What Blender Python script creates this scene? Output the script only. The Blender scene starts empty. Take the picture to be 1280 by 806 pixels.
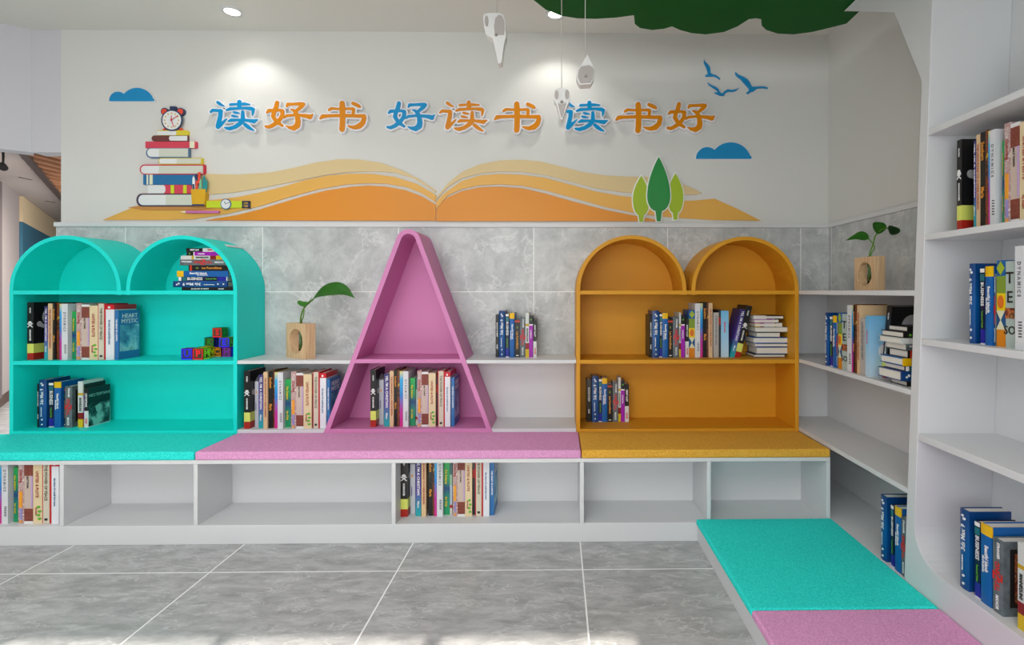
import bpy, bmesh, math
from mathutils import Vector, Matrix
import mathutils.geometry as mg
PI = math.pi
C = bpy.context.scene.collection

# ------------------------------------------------------------ camera model (metres, camera at origin, y into the room)
F = 653.0; TH = .0145; CX = 697 + F*math.tan(TH); CY = 364.0; EYE = 1.2
def ray(px, py):
    a = (px-CX)/F; b = (CY-py)/F
    return (math.sin(TH)+a*math.cos(TH), math.cos(TH)-a*math.sin(TH), b)
def onY(px, py, y):
    r = ray(px, py); t = y/r[1]; return t*r[0], EYE+t*r[2]
def onX(px, py, X):
    r = ray(px, py); t = X/r[0]; return t*r[1], EYE+t*r[2]

# ------------------------------------------------------------ materials
MATS = {}
def lin(c):
    return tuple(((v/255)/12.92 if v/255 <= .04045 else ((v/255+.055)/1.055)**2.4) for v in c)
def mat(name, rgb, rough=.5, spec=.5, bump=0, bscale=400, coat=0, emit=None, estr=0):
    if name in MATS: return MATS[name]
    m = bpy.data.materials.new(name); m.use_nodes = True
    nt = m.node_tree; b = nt.nodes['Principled BSDF']
    b.inputs['Base Color'].default_value = (*lin(rgb), 1)
    b.inputs['Roughness'].default_value = rough
    b.inputs['Specular IOR Level'].default_value = spec
    if coat: b.inputs['Coat Weight'].default_value = coat; b.inputs['Coat Roughness'].default_value = .12
    if emit:
        b.inputs['Emission Color'].default_value = (*lin(emit), 1); b.inputs['Emission Strength'].default_value = estr
    if bump:
        n = nt.nodes.new('ShaderNodeTexNoise'); n.inputs['Scale'].default_value = bscale
        tc = nt.nodes.new('ShaderNodeTexCoord'); nt.links.new(tc.outputs['Object'], n.inputs['Vector'])
        bp = nt.nodes.new('ShaderNodeBump'); bp.inputs['Strength'].default_value = bump; bp.inputs['Distance'].default_value = .004
        nt.links.new(n.outputs['Fac'], bp.inputs['Height']); nt.links.new(bp.outputs['Normal'], b.inputs['Normal'])
    MATS[name] = m; return m
def ramp_mat(name, stops, coord='Z', rough=.45, mode='LINEAR', noise=0, nscale=40):
    if name in MATS: return MATS[name]
    m = mat(name, (128,128,128), rough); nt = m.node_tree; b = nt.nodes['Principled BSDF']
    tc = nt.nodes.new('ShaderNodeTexCoord'); cr = nt.nodes.new('ShaderNodeValToRGB'); cr.color_ramp.interpolation = mode
    if coord == 'N':
        n = nt.nodes.new('ShaderNodeTexNoise'); n.inputs['Scale'].default_value = nscale; n.inputs['Detail'].default_value = 3
        nt.links.new(tc.outputs['Object'], n.inputs['Vector']); nt.links.new(n.outputs['Fac'], cr.inputs['Fac'])
    else:
        s = nt.nodes.new('ShaderNodeSeparateXYZ'); nt.links.new(tc.outputs['Generated'], s.inputs[0]); nt.links.new(s.outputs[coord], cr.inputs['Fac'])
    el = cr.color_ramp.elements
    while len(el) < len(stops): el.new(.5)
    for e, (p, c) in zip(el, stops): e.position = p
    for e, (p, c) in zip(el, stops): e.color = (*lin(c), 1)
    nt.links.new(cr.outputs['Color'], b.inputs['Base Color']); return m
def fleck_mat(name, rgb, amt=.12):
    "felted seat fabric: fine light flecks and a soft nap"
    m = mat(name, rgb, .95, .15, bump=.5, bscale=260); nt = m.node_tree; b = nt.nodes['Principled BSDF']
    tc = nt.nodes.new('ShaderNodeTexCoord'); n = nt.nodes.new('ShaderNodeTexNoise'); n.inputs['Scale'].default_value = 230; n.inputs['Detail'].default_value = 2
    nt.links.new(tc.outputs['Object'], n.inputs['Vector'])
    cr = nt.nodes.new('ShaderNodeValToRGB'); c = lin(rgb)
    cr.color_ramp.elements[0].position = .38; cr.color_ramp.elements[0].color = (*[v*(1-amt) for v in c], 1)
    cr.color_ramp.elements[1].position = .68; cr.color_ramp.elements[1].color = (*[min(1, v*(1+amt)+.03) for v in c], 1)
    nt.links.new(n.outputs['Fac'], cr.inputs['Fac']); nt.links.new(cr.outputs['Color'], b.inputs['Base Color']); return m
def wood_mat(name, a, c, axis_scale=(3, 3, 40)):
    m = mat(name, a, .6); nt = m.node_tree; b = nt.nodes['Principled BSDF']
    tc = nt.nodes.new('ShaderNodeTexCoord'); mp = nt.nodes.new('ShaderNodeMapping'); mp.inputs['Scale'].default_value = axis_scale
    n = nt.nodes.new('ShaderNodeTexNoise'); n.inputs['Scale'].default_value = 3; n.inputs['Detail'].default_value = 4
    cr = nt.nodes.new('ShaderNodeValToRGB'); cr.color_ramp.elements[0].color = (*lin(a), 1); cr.color_ramp.elements[1].color = (*lin(c), 1)
    cr.color_ramp.elements[0].position = .3; cr.color_ramp.elements[1].position = .7
    nt.links.new(tc.outputs['Object'], mp.inputs['Vector']); nt.links.new(mp.outputs[0], n.inputs['Vector'])
    nt.links.new(n.outputs['Fac'], cr.inputs['Fac']); nt.links.new(cr.outputs['Color'], b.inputs['Base Color']); return m
def tile_mat(name, ax1, off1, sp1, ax2, off2, sp2, dark, light, vein, grout, gw=.0055, rough=.3, aniso=(1, 1, 1)):
    "grey stone tile with veins and pale joints, laid on a real grid in metres"
    m = mat(name, dark, rough); nt = m.node_tree; N = nt.nodes; L = nt.links; b = N['Principled BSDF']
    tc = N.new('ShaderNodeTexCoord'); sep = N.new('ShaderNodeSeparateXYZ'); L.new(tc.outputs['Object'], sep.inputs[0])
    def math_(op, a, bb=None):
        n = N.new('ShaderNodeMath'); n.operation = op
        for i, v in enumerate((a, bb)):
            if v is None: continue
            if isinstance(v, (int, float)): n.inputs[i].default_value = v
            else: L.new(v, n.inputs[i])
        return n.outputs[0]
    def joint(ax, off, sp):
        q = math_('SUBTRACT', sep.outputs[ax], off-100*sp-sp/2); q = math_('MODULO', q, sp)
        q = math_('ABSOLUTE', math_('SUBTRACT', q, sp/2)); return math_('LESS_THAN', q, gw/2)
    def cell(ax, off, sp): return math_('FLOOR', math_('DIVIDE', math_('SUBTRACT', sep.outputs[ax], off), sp))
    g = math_('MAXIMUM', joint(ax1, off1, sp1), joint(ax2, off2, sp2))
    cx = N.new('ShaderNodeCombineXYZ'); L.new(math_('MULTIPLY', cell(ax1, off1, sp1), 7.3), cx.inputs[0]); L.new(math_('MULTIPLY', cell(ax2, off2, sp2), 5.1), cx.inputs[1])
    va = N.new('ShaderNodeVectorMath'); va.operation = 'ADD'; L.new(tc.outputs['Object'], va.inputs[0]); L.new(cx.outputs[0], va.inputs[1])
    mp = N.new('ShaderNodeMapping'); mp.inputs['Scale'].default_value = aniso; mp.inputs['Rotation'].default_value = (0, 0, .35); L.new(va.outputs[0], mp.inputs['Vector'])
    n1 = N.new('ShaderNodeTexNoise'); n1.inputs['Scale'].default_value = 6.5; n1.inputs['Detail'].default_value = 12; n1.inputs['Roughness'].default_value = .74; n1.inputs['Distortion'].default_value = .35
    L.new(mp.outputs[0], n1.inputs['Vector'])
    r1 = N.new('ShaderNodeValToRGB'); r1.color_ramp.elements[0].position = .38; r1.color_ramp.elements[1].position = .62
    r1.color_ramp.elements[0].color = (*lin(dark), 1); r1.color_ramp.elements[1].color = (*lin(light), 1); L.new(n1.outputs['Fac'], r1.inputs['Fac'])
    n2 = N.new('ShaderNodeTexNoise'); n2.inputs['Scale'].default_value = 4.2; n2.inputs['Detail'].default_value = 8; n2.inputs['Roughness'].default_value = .6; n2.inputs['Distortion'].default_value = .5; L.new(mp.outputs[0], n2.inputs['Vector'])
    v = math_('ABSOLUTE', math_('SUBTRACT', n2.outputs['Fac'], .5))
    r2 = N.new('ShaderNodeValToRGB'); r2.color_ramp.elements[0].color = (1, 1, 1, 1); r2.color_ramp.elements[1].color = (0, 0, 0, 1); r2.color_ramp.elements[1].position = .016; L.new(v, r2.inputs['Fac'])
    n3 = N.new('ShaderNodeTexNoise'); n3.inputs['Scale'].default_value = 3.3; L.new(mp.outputs[0], n3.inputs['Vector'])
    vm = math_('MULTIPLY', r2.outputs['Color'], math_('MULTIPLY', math_('GREATER_THAN', n3.outputs['Fac'], .45), .55))
    mx = N.new('ShaderNodeMixRGB'); mx.inputs['Color2'].default_value = (*lin(vein), 1); L.new(vm, mx.inputs['Fac']); L.new(r1.outputs['Color'], mx.inputs['Color1'])
    m2 = N.new('ShaderNodeMixRGB'); m2.inputs['Color2'].default_value = (*lin(grout), 1); L.new(g, m2.inputs['Fac']); L.new(mx.outputs['Color'], m2.inputs['Color1'])
    L.new(m2.outputs['Color'], b.inputs['Base Color']); return m

WALL = mat('wall_paint', (215, 215, 211), .85, .2)
CEIL = mat('ceiling_paint', (222, 220, 214), .9, .2)
WHITE = mat('white_lacquer', (213, 214, 216), .42, .4)
CYAN = mat('turquoise_lacquer', (10, 222, 212), .5, .35)
PINK = mat('pink_lacquer', (208, 130, 180), .5, .35)
YEL = mat('amber_lacquer', (212, 148, 28), .5, .35)
CYAN_F = fleck_mat('turquoise_felt', (36, 226, 216))
PINK_F = fleck_mat('pink_felt', (220, 154, 200))
YEL_F = fleck_mat('amber_felt', (224, 168, 58))
PAPER = mat('book_paper', (222, 218, 208), .9)
FLOOR = tile_mat('floor_tile', 'X', .108, .797, 'Y', 2.252, .797, (148, 149, 150), (186, 187, 188), (216, 217, 218), (244, 244, 244), .006, .32, (1, 2.6, 1))
TILEW = tile_mat('wall_tile', 'X', -.142, .797, 'Z', 1.197, .4, (170, 173, 174), (204, 206, 206), (228, 228, 226), (236, 236, 234), .005, .35)
TILER = tile_mat('side_wall_tile', 'Y', 3.07, .797, 'Z', 1.197, .4, (170, 173, 174), (204, 206, 206), (228, 228, 226), (236, 236, 234), .005, .35)

# ------------------------------------------------------------ mesh helpers
def bx(bm, x0, x1, y0, y1, z0, z1, mi=0):
    v = [bm.verts.new(p) for p in ((x0,y0,z0),(x1,y0,z0),(x1,y1,z0),(x0,y1,z0),(x0,y0,z1),(x1,y0,z1),(x1,y1,z1),(x0,y1,z1))]
    for q in ((0,3,2,1),(4,5,6,7),(0,1,5,4),(1,2,6,5),(2,3,7,6),(3,0,4,7)):
        f = bm.faces.new([v[i] for i in q]); f.material_index = mi
    return v
def prism(bm, pts, a0, a1, axis='Y', mi=0):
    "polygon (u,v) extruded along an axis: Y -> (u,a,v); X -> (a,u,v); Z -> (u,v,a)"
    P = {'Y': lambda u, v, a: (u, a, v), 'X': lambda u, v, a: (a, u, v), 'Z': lambda u, v, a: (u, v, a)}[axis]
    A = [bm.verts.new(P(u, v, a0)) for u, v in pts]; B = [bm.verts.new(P(u, v, a1)) for u, v in pts]
    n = len(pts)
    tr = mg.tessellate_polygon([[Vector((u, v, 0)) for u, v in pts]])
    for t in tr:
        for S in (A, B):
            try: bm.faces.new([S[i] for i in t]).material_index = mi
            except ValueError: pass
    for i in range(n):
        j = (i+1) % n; bm.faces.new((A[i], A[j], B[j], B[i])).material_index = mi
def strip(bm, outer, inner, y0, y1):
    "open ribbon between two paths in the XZ plane"
    n = len(outer)
    V = [[bm.verts.new((p[0], y, p[1])) for p in path] for path in (outer, inner) for y in (y0, y1)]
    o0, o1, i0, i1 = V
    for k in range(n-1):
        bm.faces.new((o0[k], o0[k+1], i0[k+1], i0[k])); bm.faces.new((o1[k], i1[k], i1[k+1], o1[k+1]))
        bm.faces.new((o0[k], o1[k], o1[k+1], o0[k+1])); bm.faces.new((i0[k], i0[k+1], i1[k+1], i1[k]))
    for k in (0, n-1): bm.faces.new((o0[k], i0[k], i1[k], o1[k]))
def tube(bm, pts, rs, seg=10, mi=0):
    pts = [Vector(p) for p in pts]; rings = []
    if not hasattr(rs, '__len__'): rs = [rs]*len(pts)
    for i, p in enumerate(pts):
        t = (pts[min(i+1, len(pts)-1)]-pts[max(i-1, 0)]).normalized()
        a = t.orthogonal().normalized() if i == 0 else (prev - t*prev.dot(t)).normalized()
        prev = a; b = t.cross(a)
        rings.append([bm.verts.new(p+(a*math.cos(2*PI*k/seg)+b*math.sin(2*PI*k/seg))*rs[i]) for k in range(seg)])
    for r, s in zip(rings, rings[1:]):
        for k in range(seg):
            f = bm.faces.new((r[k], r[(k+1)%seg], s[(k+1)%seg], s[k])); f.smooth = True; f.material_index = mi
    bm.faces.new(rings[0][::-1]).material_index = mi; bm.faces.new(rings[-1]).material_index = mi
def obj(name, bm, m, parent=None, bevel=0, smooth=False, seg=2):
    me = bpy.data.meshes.new(name)
    bmesh.ops.recalc_face_normals(bm, faces=bm.faces[:]); bm.to_mesh(me); bm.free()
    for mm in (m if isinstance(m, (list, tuple)) else [m]): me.materials.append(mm)
    o = bpy.data.objects.new(name, me); C.objects.link(o)
    if parent: o.parent = parent
    if smooth:
        for p in me.polygons: p.use_smooth = True
    if bevel:
        b = o.modifiers.new('bevel', 'BEVEL'); b.width = bevel; b.segments = seg; b.limit_method = 'ANGLE'; b.angle_limit = .6
    return o
def box(name, x0, x1, y0, y1, z0, z1, m, parent=None, bevel=0, seg=2):
    bm = bmesh.new(); bx(bm, x0, x1, y0, y1, z0, z1); return obj(name, bm, m, parent, bevel, seg=seg)
def poly(name, pts, a0, a1, m, parent=None, axis='Y', bevel=0):
    bm = bmesh.new(); prism(bm, pts, a0, a1, axis); return obj(name, bm, m, parent, bevel)
def thing(name, label, cat, loc=(0, 0, 0), group=None):
    o = bpy.data.objects.new(name, None); C.objects.link(o); o.location = loc; o.empty_display_size = .05
    o['label'] = label; o['category'] = cat
    if group: o['group'] = group
    return o
def tag(o, label, cat, group=None):
    o['label'] = label; o['category'] = cat
    if group: o['group'] = group
    return o
def struct(o): o['kind'] = 'structure'; return o
def rebase(t, loc):
    "move an Empty to the base of its thing without moving the parts"
    t.location = loc
    for c in t.children: c.location = c.location - Vector(loc)
    return t
TXT = {}
def text_mesh(s, size, m, bold=.0):
    key = (s, size, m.name, bold)
    if key in TXT: return TXT[key]
    cu = bpy.data.curves.new('lettering', 'FONT'); cu.body = s; cu.size = size; cu.align_x = 'CENTER'; cu.align_y = 'CENTER'; cu.resolution_u = 2; cu.offset = bold
    cu.extrude = .0003
    o = bpy.data.objects.new('lettering', cu); C.objects.link(o); bpy.context.view_layer.update()
    dg = bpy.context.evaluated_depsgraph_get(); me = bpy.data.meshes.new_from_object(o.evaluated_get(dg))
    bpy.data.objects.remove(o); me.materials.clear(); me.materials.append(m); TXT[key] = me; return me
def circ(cx, cy, r, n=28, a0=0, a1=2*PI, ry=None):
    ry = ry or r
    full = abs(a1-a0-2*PI) < 1e-6; k = n if full else n+1
    return [(cx+r*math.cos(a0+(a1-a0)*i/n), cy+ry*math.sin(a0+(a1-a0)*i/n)) for i in range(k)]

# ------------------------------------------------------------ constants of the place
YF, YB, YT, YW = 2.83, 3.10, 3.10, 3.12         # bookcase fronts, bookcase backs, tile face, painted wall face
Y1 = 2.50                                        # bench front
XR, XW = 1.318, 1.621                            # side shelving front, side wall
ZC = 2.742

# ------------------------------------------------------------ the room
xl = onY(76.3, 200, YW)[0]; xtl = onY(70, 300, YT)[0]
struct(box('floor', -11, 3.2, -3.2, 11, -.1, 0, FLOOR))
struct(box('ceiling', -6.5, 2.0, -3.0, 3.3, ZC, ZC+.1, CEIL))
struct(box('wall_back', xl, 1.9, YW, 3.32, 0, ZC, WALL))
struct(box('wall_right', XW+.008, 1.9, -3.0, YW, 0, ZC, WALL))
struct(box('trim_1', xtl, XW, YT, YW, 0, 1.578, TILEW))
struct(box('trim_2', XW, XW+.008, -2.9, YT, 0, 1.578, TILER))
struct(box('trim_3', xtl-.004, XW, YT-.012, YW, 1.578, 1.604, WHITE, bevel=.003))
struct(box('trim_4', XW-.012, XW+.008, -2.9, YT-.012, 1.578, 1.604, WHITE, bevel=.003))
xb = onY(38, 190, YW)[0]; zb = onY(38, 190, YW)[1]
COOL = mat('bulkhead_daylight_tint', (206, 204, 210), .85, .2)  # cool daylight on the bulkhead is put into this colour
hd = Vector((-.79, -.61)); hn = Vector((-.61, .79))*.1; h0 = Vector((xb, YW+.004)); h1 = h0+hd*3.6
struct(poly('trim_7', [tuple(h0), tuple(h1), tuple(h1+hn), tuple(h0+hn)], zb, ZC, COOL, None, 'Z'))   # bulkhead over the wide opening on the left, turned like the room beyond
struct(box('wall_left', -6.6, -6.5, -3.0, 1.0, 0, ZC, WALL))
struct(box('trim_5', xb, xl-.0005, YW+.004, YW+.1, zb, ZC, COOL))
# rear wall with a row of tall window panes behind the camera
panes = [(a-.008, b+.008) for a, b in ((-2.62, -1.93), (-1.877, -1.181), (-1.131, -.456), (-.398, .27))]
bm = bmesh.new(); xs = -6.5; ZT = 2.35; ZS = .85
for a, b in panes: bx(bm, xs, a, -2.65, -2.5, ZS, ZT); xs = b
bx(bm, xs, 1.7, -2.65, -2.5, ZS, ZT); bx(bm, -6.5, 1.7, -2.65, -2.5, 0, ZS); bx(bm, -6.5, 1.7, -2.65, -2.5, ZT, ZC)
struct(obj('wall_front', bm, WALL))
for i, (a, b) in enumerate(panes):
    w = struct(thing('window_%d' % (i+1), '', '')); del w['label']; del w['category']
    bm = bmesh.new()
    for q in ((a, a+.008, ZS, ZT), (b-.008, b, ZS, ZT), (a, b, ZS, ZS+.02), (a, b, ZT-.02, ZT)): bx(bm, q[0], q[1], -2.6, -2.55, q[2], q[3])
    obj('window_frame', bm, WHITE, w)
# the neighbouring room seen through the opening on the left (turned about 38 degrees)
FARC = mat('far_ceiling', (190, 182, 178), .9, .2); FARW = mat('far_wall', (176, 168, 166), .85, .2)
ZF = 2.345
struct(poly('trim_6', [(xl, YW+.21), (xb, YW+.11), tuple(h1+hn*1.05), (-11, 1.0), (-11, 11), (xl, 11)], ZF, ZF+.08, FARC, None, 'Z'))
u = Vector((-.61, .79, 0)).normalized(); nrm = Vector((u.y, -u.x, 0))     # wall runs along u
p0 = Vector((-5.79, 5.5, 0))
struct(box('wall_far_end', -11, xl, 10.9, 11, 0, ZF, FARW)); struct(box('wall_far_side', -11, -10.9, 1.0, 10.9, 0, ZF, FARW))
def far(t, off, z): q = p0+u*t+nrm*off; return (q.x, q.y, z)
def farbox(name, t0, t1, o0, o1, z0, z1, m, parent=None):
    bm = bmesh.new(); P = [far(t, o, z) for z in (z0, z1) for t, o in ((t0, o0), (t1, o0), (t1, o1), (t0, o1))]
    v = [bm.verts.new(p) for p in P]
    for q in ((0,3,2,1),(4,5,6,7),(0,1,5,4),(1,2,6,5),(2,3,7,6),(3,0,4,7)): bm.faces.new([v[i] for i in q])
    return obj(name, bm, m, parent)
struct(farbox('wall_far_room', -1.3, 6, -.2, 0, 0, ZF, FARW))
struct(farbox('baseboard_far_room', -1.3, 6, 0, .015, 0, .10, mat('dark_skirting', (92, 74, 66), .6)))
struct(farbox('door_1', -1.2, -.05, 0, .03, .1, ZF-.02, mat('grey_door', (112, 104, 104), .6)))
t = thing('wall_panel', 'cream and teal wall panel in the neighbouring room left of the tiled wall', 'wall panel')
farbox('upper_panel', 1.07, 4.6, 0.001, .03, 2.035, ZF-.002, mat('panel_cream', (240, 218, 178), .5), t)
farbox('lower_panel', 1.07, 4.6, 0.001, .03, .9, 2.033, mat('panel_teal', (62, 120, 146), .4), t)
rebase(t, far(2.8, 0, .9))
# slatted timber ceiling over there
SL = wood_mat('slat_wood', (150, 92, 58), (196, 140, 100), (8, .8, 8)); DARK = mat('slat_void', (58, 34, 26), .9)
t = thing('slatted_ceiling_panel', 'brown slatted timber ceiling panel with dark trim beyond the left end of the wall', 'ceiling panel')
ey = lambda X: 4.3+(-4.34-X)*1.27
poly('backing', [(-3.7, 3.5), (-4.34, 4.3), (-7.4, ey(-7.4)), (-3.7, ey(-7.4))], ZF-.012, ZF-.001, DARK, t, 'Z')
k = 0; X = -3.78
while X > -7.2:
    y0 = max(ey(X)+.03, 3.6); bm = bmesh.new(); bx(bm, X-.05, X+.01, y0, ey(-7.3), ZF-.05, ZF-.012)
    obj('slat', bm, SL, t); X -= .15
bm = bmesh.new(); d = Vector((-1, 1.27, 0)).normalized(); n_ = Vector((1.27, 1, 0)).normalized()*.05
A = Vector((-3.75, 3.55, 0)); B = Vector((-7.4, ey(-7.4), 0))
prism(bm, [(A.x, A.y), (B.x, B.y), (B.x+n_.x, B.y+n_.y), (A.x+n_.x, A.y+n_.y)], ZF-.07, ZF-.001, 'Z'); obj('edge_trim', bm, mat('bronze_trim', (84, 70, 64), .4), t)
for k, (px, py) in enumerate([(32, 223), (63, 252)]):
    r = ray(px, py); s = (ZF-EYE)/r[2]; X, Y = s*r[0], s*r[1]
    bm = bmesh.new(); bx(bm, X-.014, X+.014, Y-.06, Y+.06, ZF-.006, ZF); 
    tag(obj('ceiling_vent', bm, mat('vent_grey', (120, 114, 112), .6), bevel=.003), ['short grey slot diffuser in the far ceiling, nearer of two', 'short grey slot diffuser in the far ceiling, farther of two'][k], 'vent', 'slot diffusers in the neighbouring ceiling')
r = ray(4, 211); s = (2.2-EYE)/r[2]; bm = bmesh.new()
c = Vector((s*r[0], s*r[1], 2.22)); tube(bm, [c+Vector((0, 0, .12)), c+Vector((0, 0, .02))], .008); tube(bm, [c+Vector((-.03, .02, .02)), c+Vector((.015, -.01, -.015))], [.022, .027], 16)
tag(obj('ceiling_spotlight', bm, mat('spot_black', (40, 36, 36), .4), smooth=False), 'small dark ceiling spotlight at the far left edge', 'spotlight')

# ------------------------------------------------------------ long bench with cubbies
XL = -2.99; XE = XR-.003
b = thing('cubby_bench', 'long white bench with open cubbies running under the coloured bookcases', 'bench')
box('plinth', XL, XE, Y1, YB, 0, .091, WHITE, b, .002)
box('top_panel', XL, XE, Y1, YB, .381, .400, WHITE, b, .002)
box('back_panel', XL, XE, 2.765, 2.78, .091, .381, WHITE, b)
for x in (-2.98, -2.3415, -1.7155, -.7815, .1165, .727, XE-.0095):
    box('divider', x-.0095, x+.0095, Y1, 2.765, .091, .381, WHITE, b, .0015)
rebase(b, ((XL+XE)/2, 2.8, 0))
def cushion(name, x0, x1, y0, y1, z0, z1, m, label):
    o = box(name, x0, x1, y0, y1, z0, z1, m, None, .009, 3)
    tag(o, label, 'cushion', 'felt seat cushions'); return o
cushion('seat_cushion', XL, -1.719, Y1-.006, YF-.001, .400, .441, CYAN_F, 'long turquoise felt cushion on the bench in front of the turquoise bookcase')
cushion('seat_cushion', -1.716, .112, Y1-.006, YF-.001, .400, .441, PINK_F, 'long pink felt cushion on the bench in front of the triangular bookcase')
cushion('seat_cushion', .115, XR-.004, Y1-.006, YF-.001, .400, .441, YEL_F, 'amber yellow felt cushion on the bench below the yellow bookcase')
# low seat along the side wall
s = thing('low_seat_platform', 'low white platform along the side shelves carrying turquoise and pink cushions', 'bench')
box('platform', .672, XR-.002, .5, Y1-.002, 0, .082, WHITE, s, .003); rebase(s, (1.0, 1.5, 0))
cushion('floor_cushion', .663, XR-.002, 1.783, Y1-.004, .082, .110, CYAN_F, 'turquoise felt cushion lying on the low platform at lower right')
cushion('floor_cushion', .663, XR-.002, .5, 1.780, .082, .110, PINK_F, 'pink felt cushion lying on the low platform at the bottom right corner')

# ------------------------------------------------------------ double-arch bookcases
def arch_path(xc, r, zc, n=32): return [(xc-r*math.cos(PI*i/n), zc+r*math.sin(PI*i/n)) for i in range(n+1)]
def arch_case(name, label, X0, X1, X2, X3, m):
    t = thing(name, label, 'bookcase'); zc = 1.205; th = .0205; zb_ = .400
    bm = bmesh.new()
    for a, b_ in ((X0, X1), (X2, X3)):
        r = (b_-a)/2; xc = (a+b_)/2
        o_, i_ = arch_path(xc, r, zc), arch_path(xc, r-th, zc)
        if a == X0: o_ = [(a, zb_)]+o_; i_ = [(a+th, zb_)]+i_
        else: o_ = o_+[(b_, zb_)]; i_ = i_+[(b_-th, zb_)]
        if a == X0: o_.append((b_, 1.18)); i_.append((b_-th, 1.18))
        else: o_.insert(0, (a, 1.18)); i_.insert(0, (a+th, 1.18))
        strip(bm, o_, i_, YF, YB-.001)
    f = obj('arched_frame', bm, m, t, .0015)
    for p in f.data.polygons: p.use_smooth = False
    box('shelf', X0+th, X3-th, YF+.0005, YB-.014, 1.183, 1.204, m, t, .001)
    box('shelf', X0+th, X3-th, YF+.0005, YB-.014, .807, .828, m, t, .001)
    box('bottom_panel', X0+th, X3-th, YF+.0005, YB-.014, zb_, .453, m, t, .001)
    bm = bmesh.new(); bx(bm, X0+th, X3-th, YB-.014, YB-.002, zb_, 1.204)
    for a, b_ in ((X0, X1), (X2, X3)):
        r = (b_-a)/2-th; prism(bm, [(p[0], p[1]) for p in arch_path((a+b_)/2, r, 1.204, 24)], YB-.014, YB-.002)
    obj('back_panel', bm, m, t)
    return rebase(t, ((X0+X3)/2, (YF+YB)/2, zb_))
arch_case('arched_bookcase', 'turquoise double-arched bookcase standing on the bench at left', -2.926, -2.338, -2.311, -1.721, CYAN)
arch_case('arched_bookcase', 'amber yellow double-arched bookcase standing on the bench at right', .102, .701, .729, XR-.002, YEL)
# A-shaped case
AX, ZV, SLP = -.805, 1.658, .372
def a_path(off, r, n=10):
    "left foot to right foot along the rounded triangle, inset by off"
    al = math.atan(SLP); zv = ZV-off/math.sin(al); pts = []
    zc = zv-r/math.sin(al)
    for i in range(n+1):
        a = PI-al+(2*al-PI)*i/n; pts.append((AX+r*math.cos(a), zc+r*math.sin(a)))
    f = lambda z: (zv-z)*SLP
    return [(AX-f(.400), .400)]+pts+[(AX+f(.400), .400)]
t = thing('triangular_bookcase', 'pink A-shaped bookcase with rounded tip between two white shelf units', 'bookcase')
bm = bmesh.new(); strip(bm, a_path(0, .066), a_path(.0255, .040), YF-.002, YB-.001); obj('slanted_frame', bm, PINK, t, .0015)
hw = lambda z, off=.0255: (ZV-off/math.sin(math.atan(SLP))-z)*SLP
for n_, z0, z1 in (('shelf', .813, .834), ('bottom_panel', .400, .459)):
    poly(n_, [(AX-hw(z0), z0), (AX+hw(z0), z0), (AX+hw(z1), z1), (AX-hw(z1), z1)], YF-.0015, YB-.014, PINK, t)
poly('back_panel', a_path(.0255, .040), YB-.014, YB-.002, PINK, t)
rebase(t, (AX, (YF+YB)/2, .4))
ho = lambda z: (ZV-z)*SLP+.001
for side, lab in ((-1, 'low white shelf unit between the turquoise and pink bookcases'), (1, 'low white shelf unit between the pink and yellow bookcases')):
    t = thing('low_shelf_unit', lab, 'shelf')
    xe = -1.7195 if side < 0 else .1005
    for n_, z0, z1, y0, y1 in (('shelf', .810, .828, YF, YB-.001), ('bottom_panel', .400, .457, YF, YB-.012), ('back_panel', .457, .810, YB-.012, YB-.001)):
        poly(n_, [(xe, z0), (AX+side*ho(z0), z0), (AX+side*ho(z1), z1), (xe, z1)], y0, y1, WHITE, t)
    rebase(t, ((xe+AX+side*.4)/2, 2.95, .4))

# ------------------------------------------------------------ side shelving
t = thing('side_shelf_unit', 'white shelf unit along the side wall between yellow bookcase and tall tree-shaped bookcase', 'shelf')
outer = lambda z: (1.955-.0505*(z-.129))*1.0062
inner = lambda z: (1.9-.0485*(z-.308))*1.0062
for z0, z1, xe in ((1.183, 1.204, XW-.002), (.812, .832, XW-.016), (.437, .458, XW-.016)):
    bm = bmesh.new(); prism(bm, [(outer(z0)+.0006, z0), (YB-.014, z0), (YB-.014, z1), (outer(z1)+.0006, z1)], XR, xe, 'X'); obj('shelf', bm, WHITE, t, .0015)
bm = bmesh.new(); prism(bm, [(outer(0)+.0006, 0), (YB-.014, 0), (YB-.014, .105), (outer(.105)+.0006, .105)], XR, XW-.016, 'X'); obj('bottom_panel', bm, WHITE, t, .0015)
poly('back_panel', [(outer(0)+.0006, 0), (YB-.001, 0), (YB-.001, 1.183), (outer(1.183)+.0006, 1.183)], XW-.016, XW-.002, WHITE, t, 'X')
box('end_panel', XR, XW-.016, YB-.014, YB-.001, 0, 1.204, WHITE, t)
rebase(t, (1.46, 2.5, 0))
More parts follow.
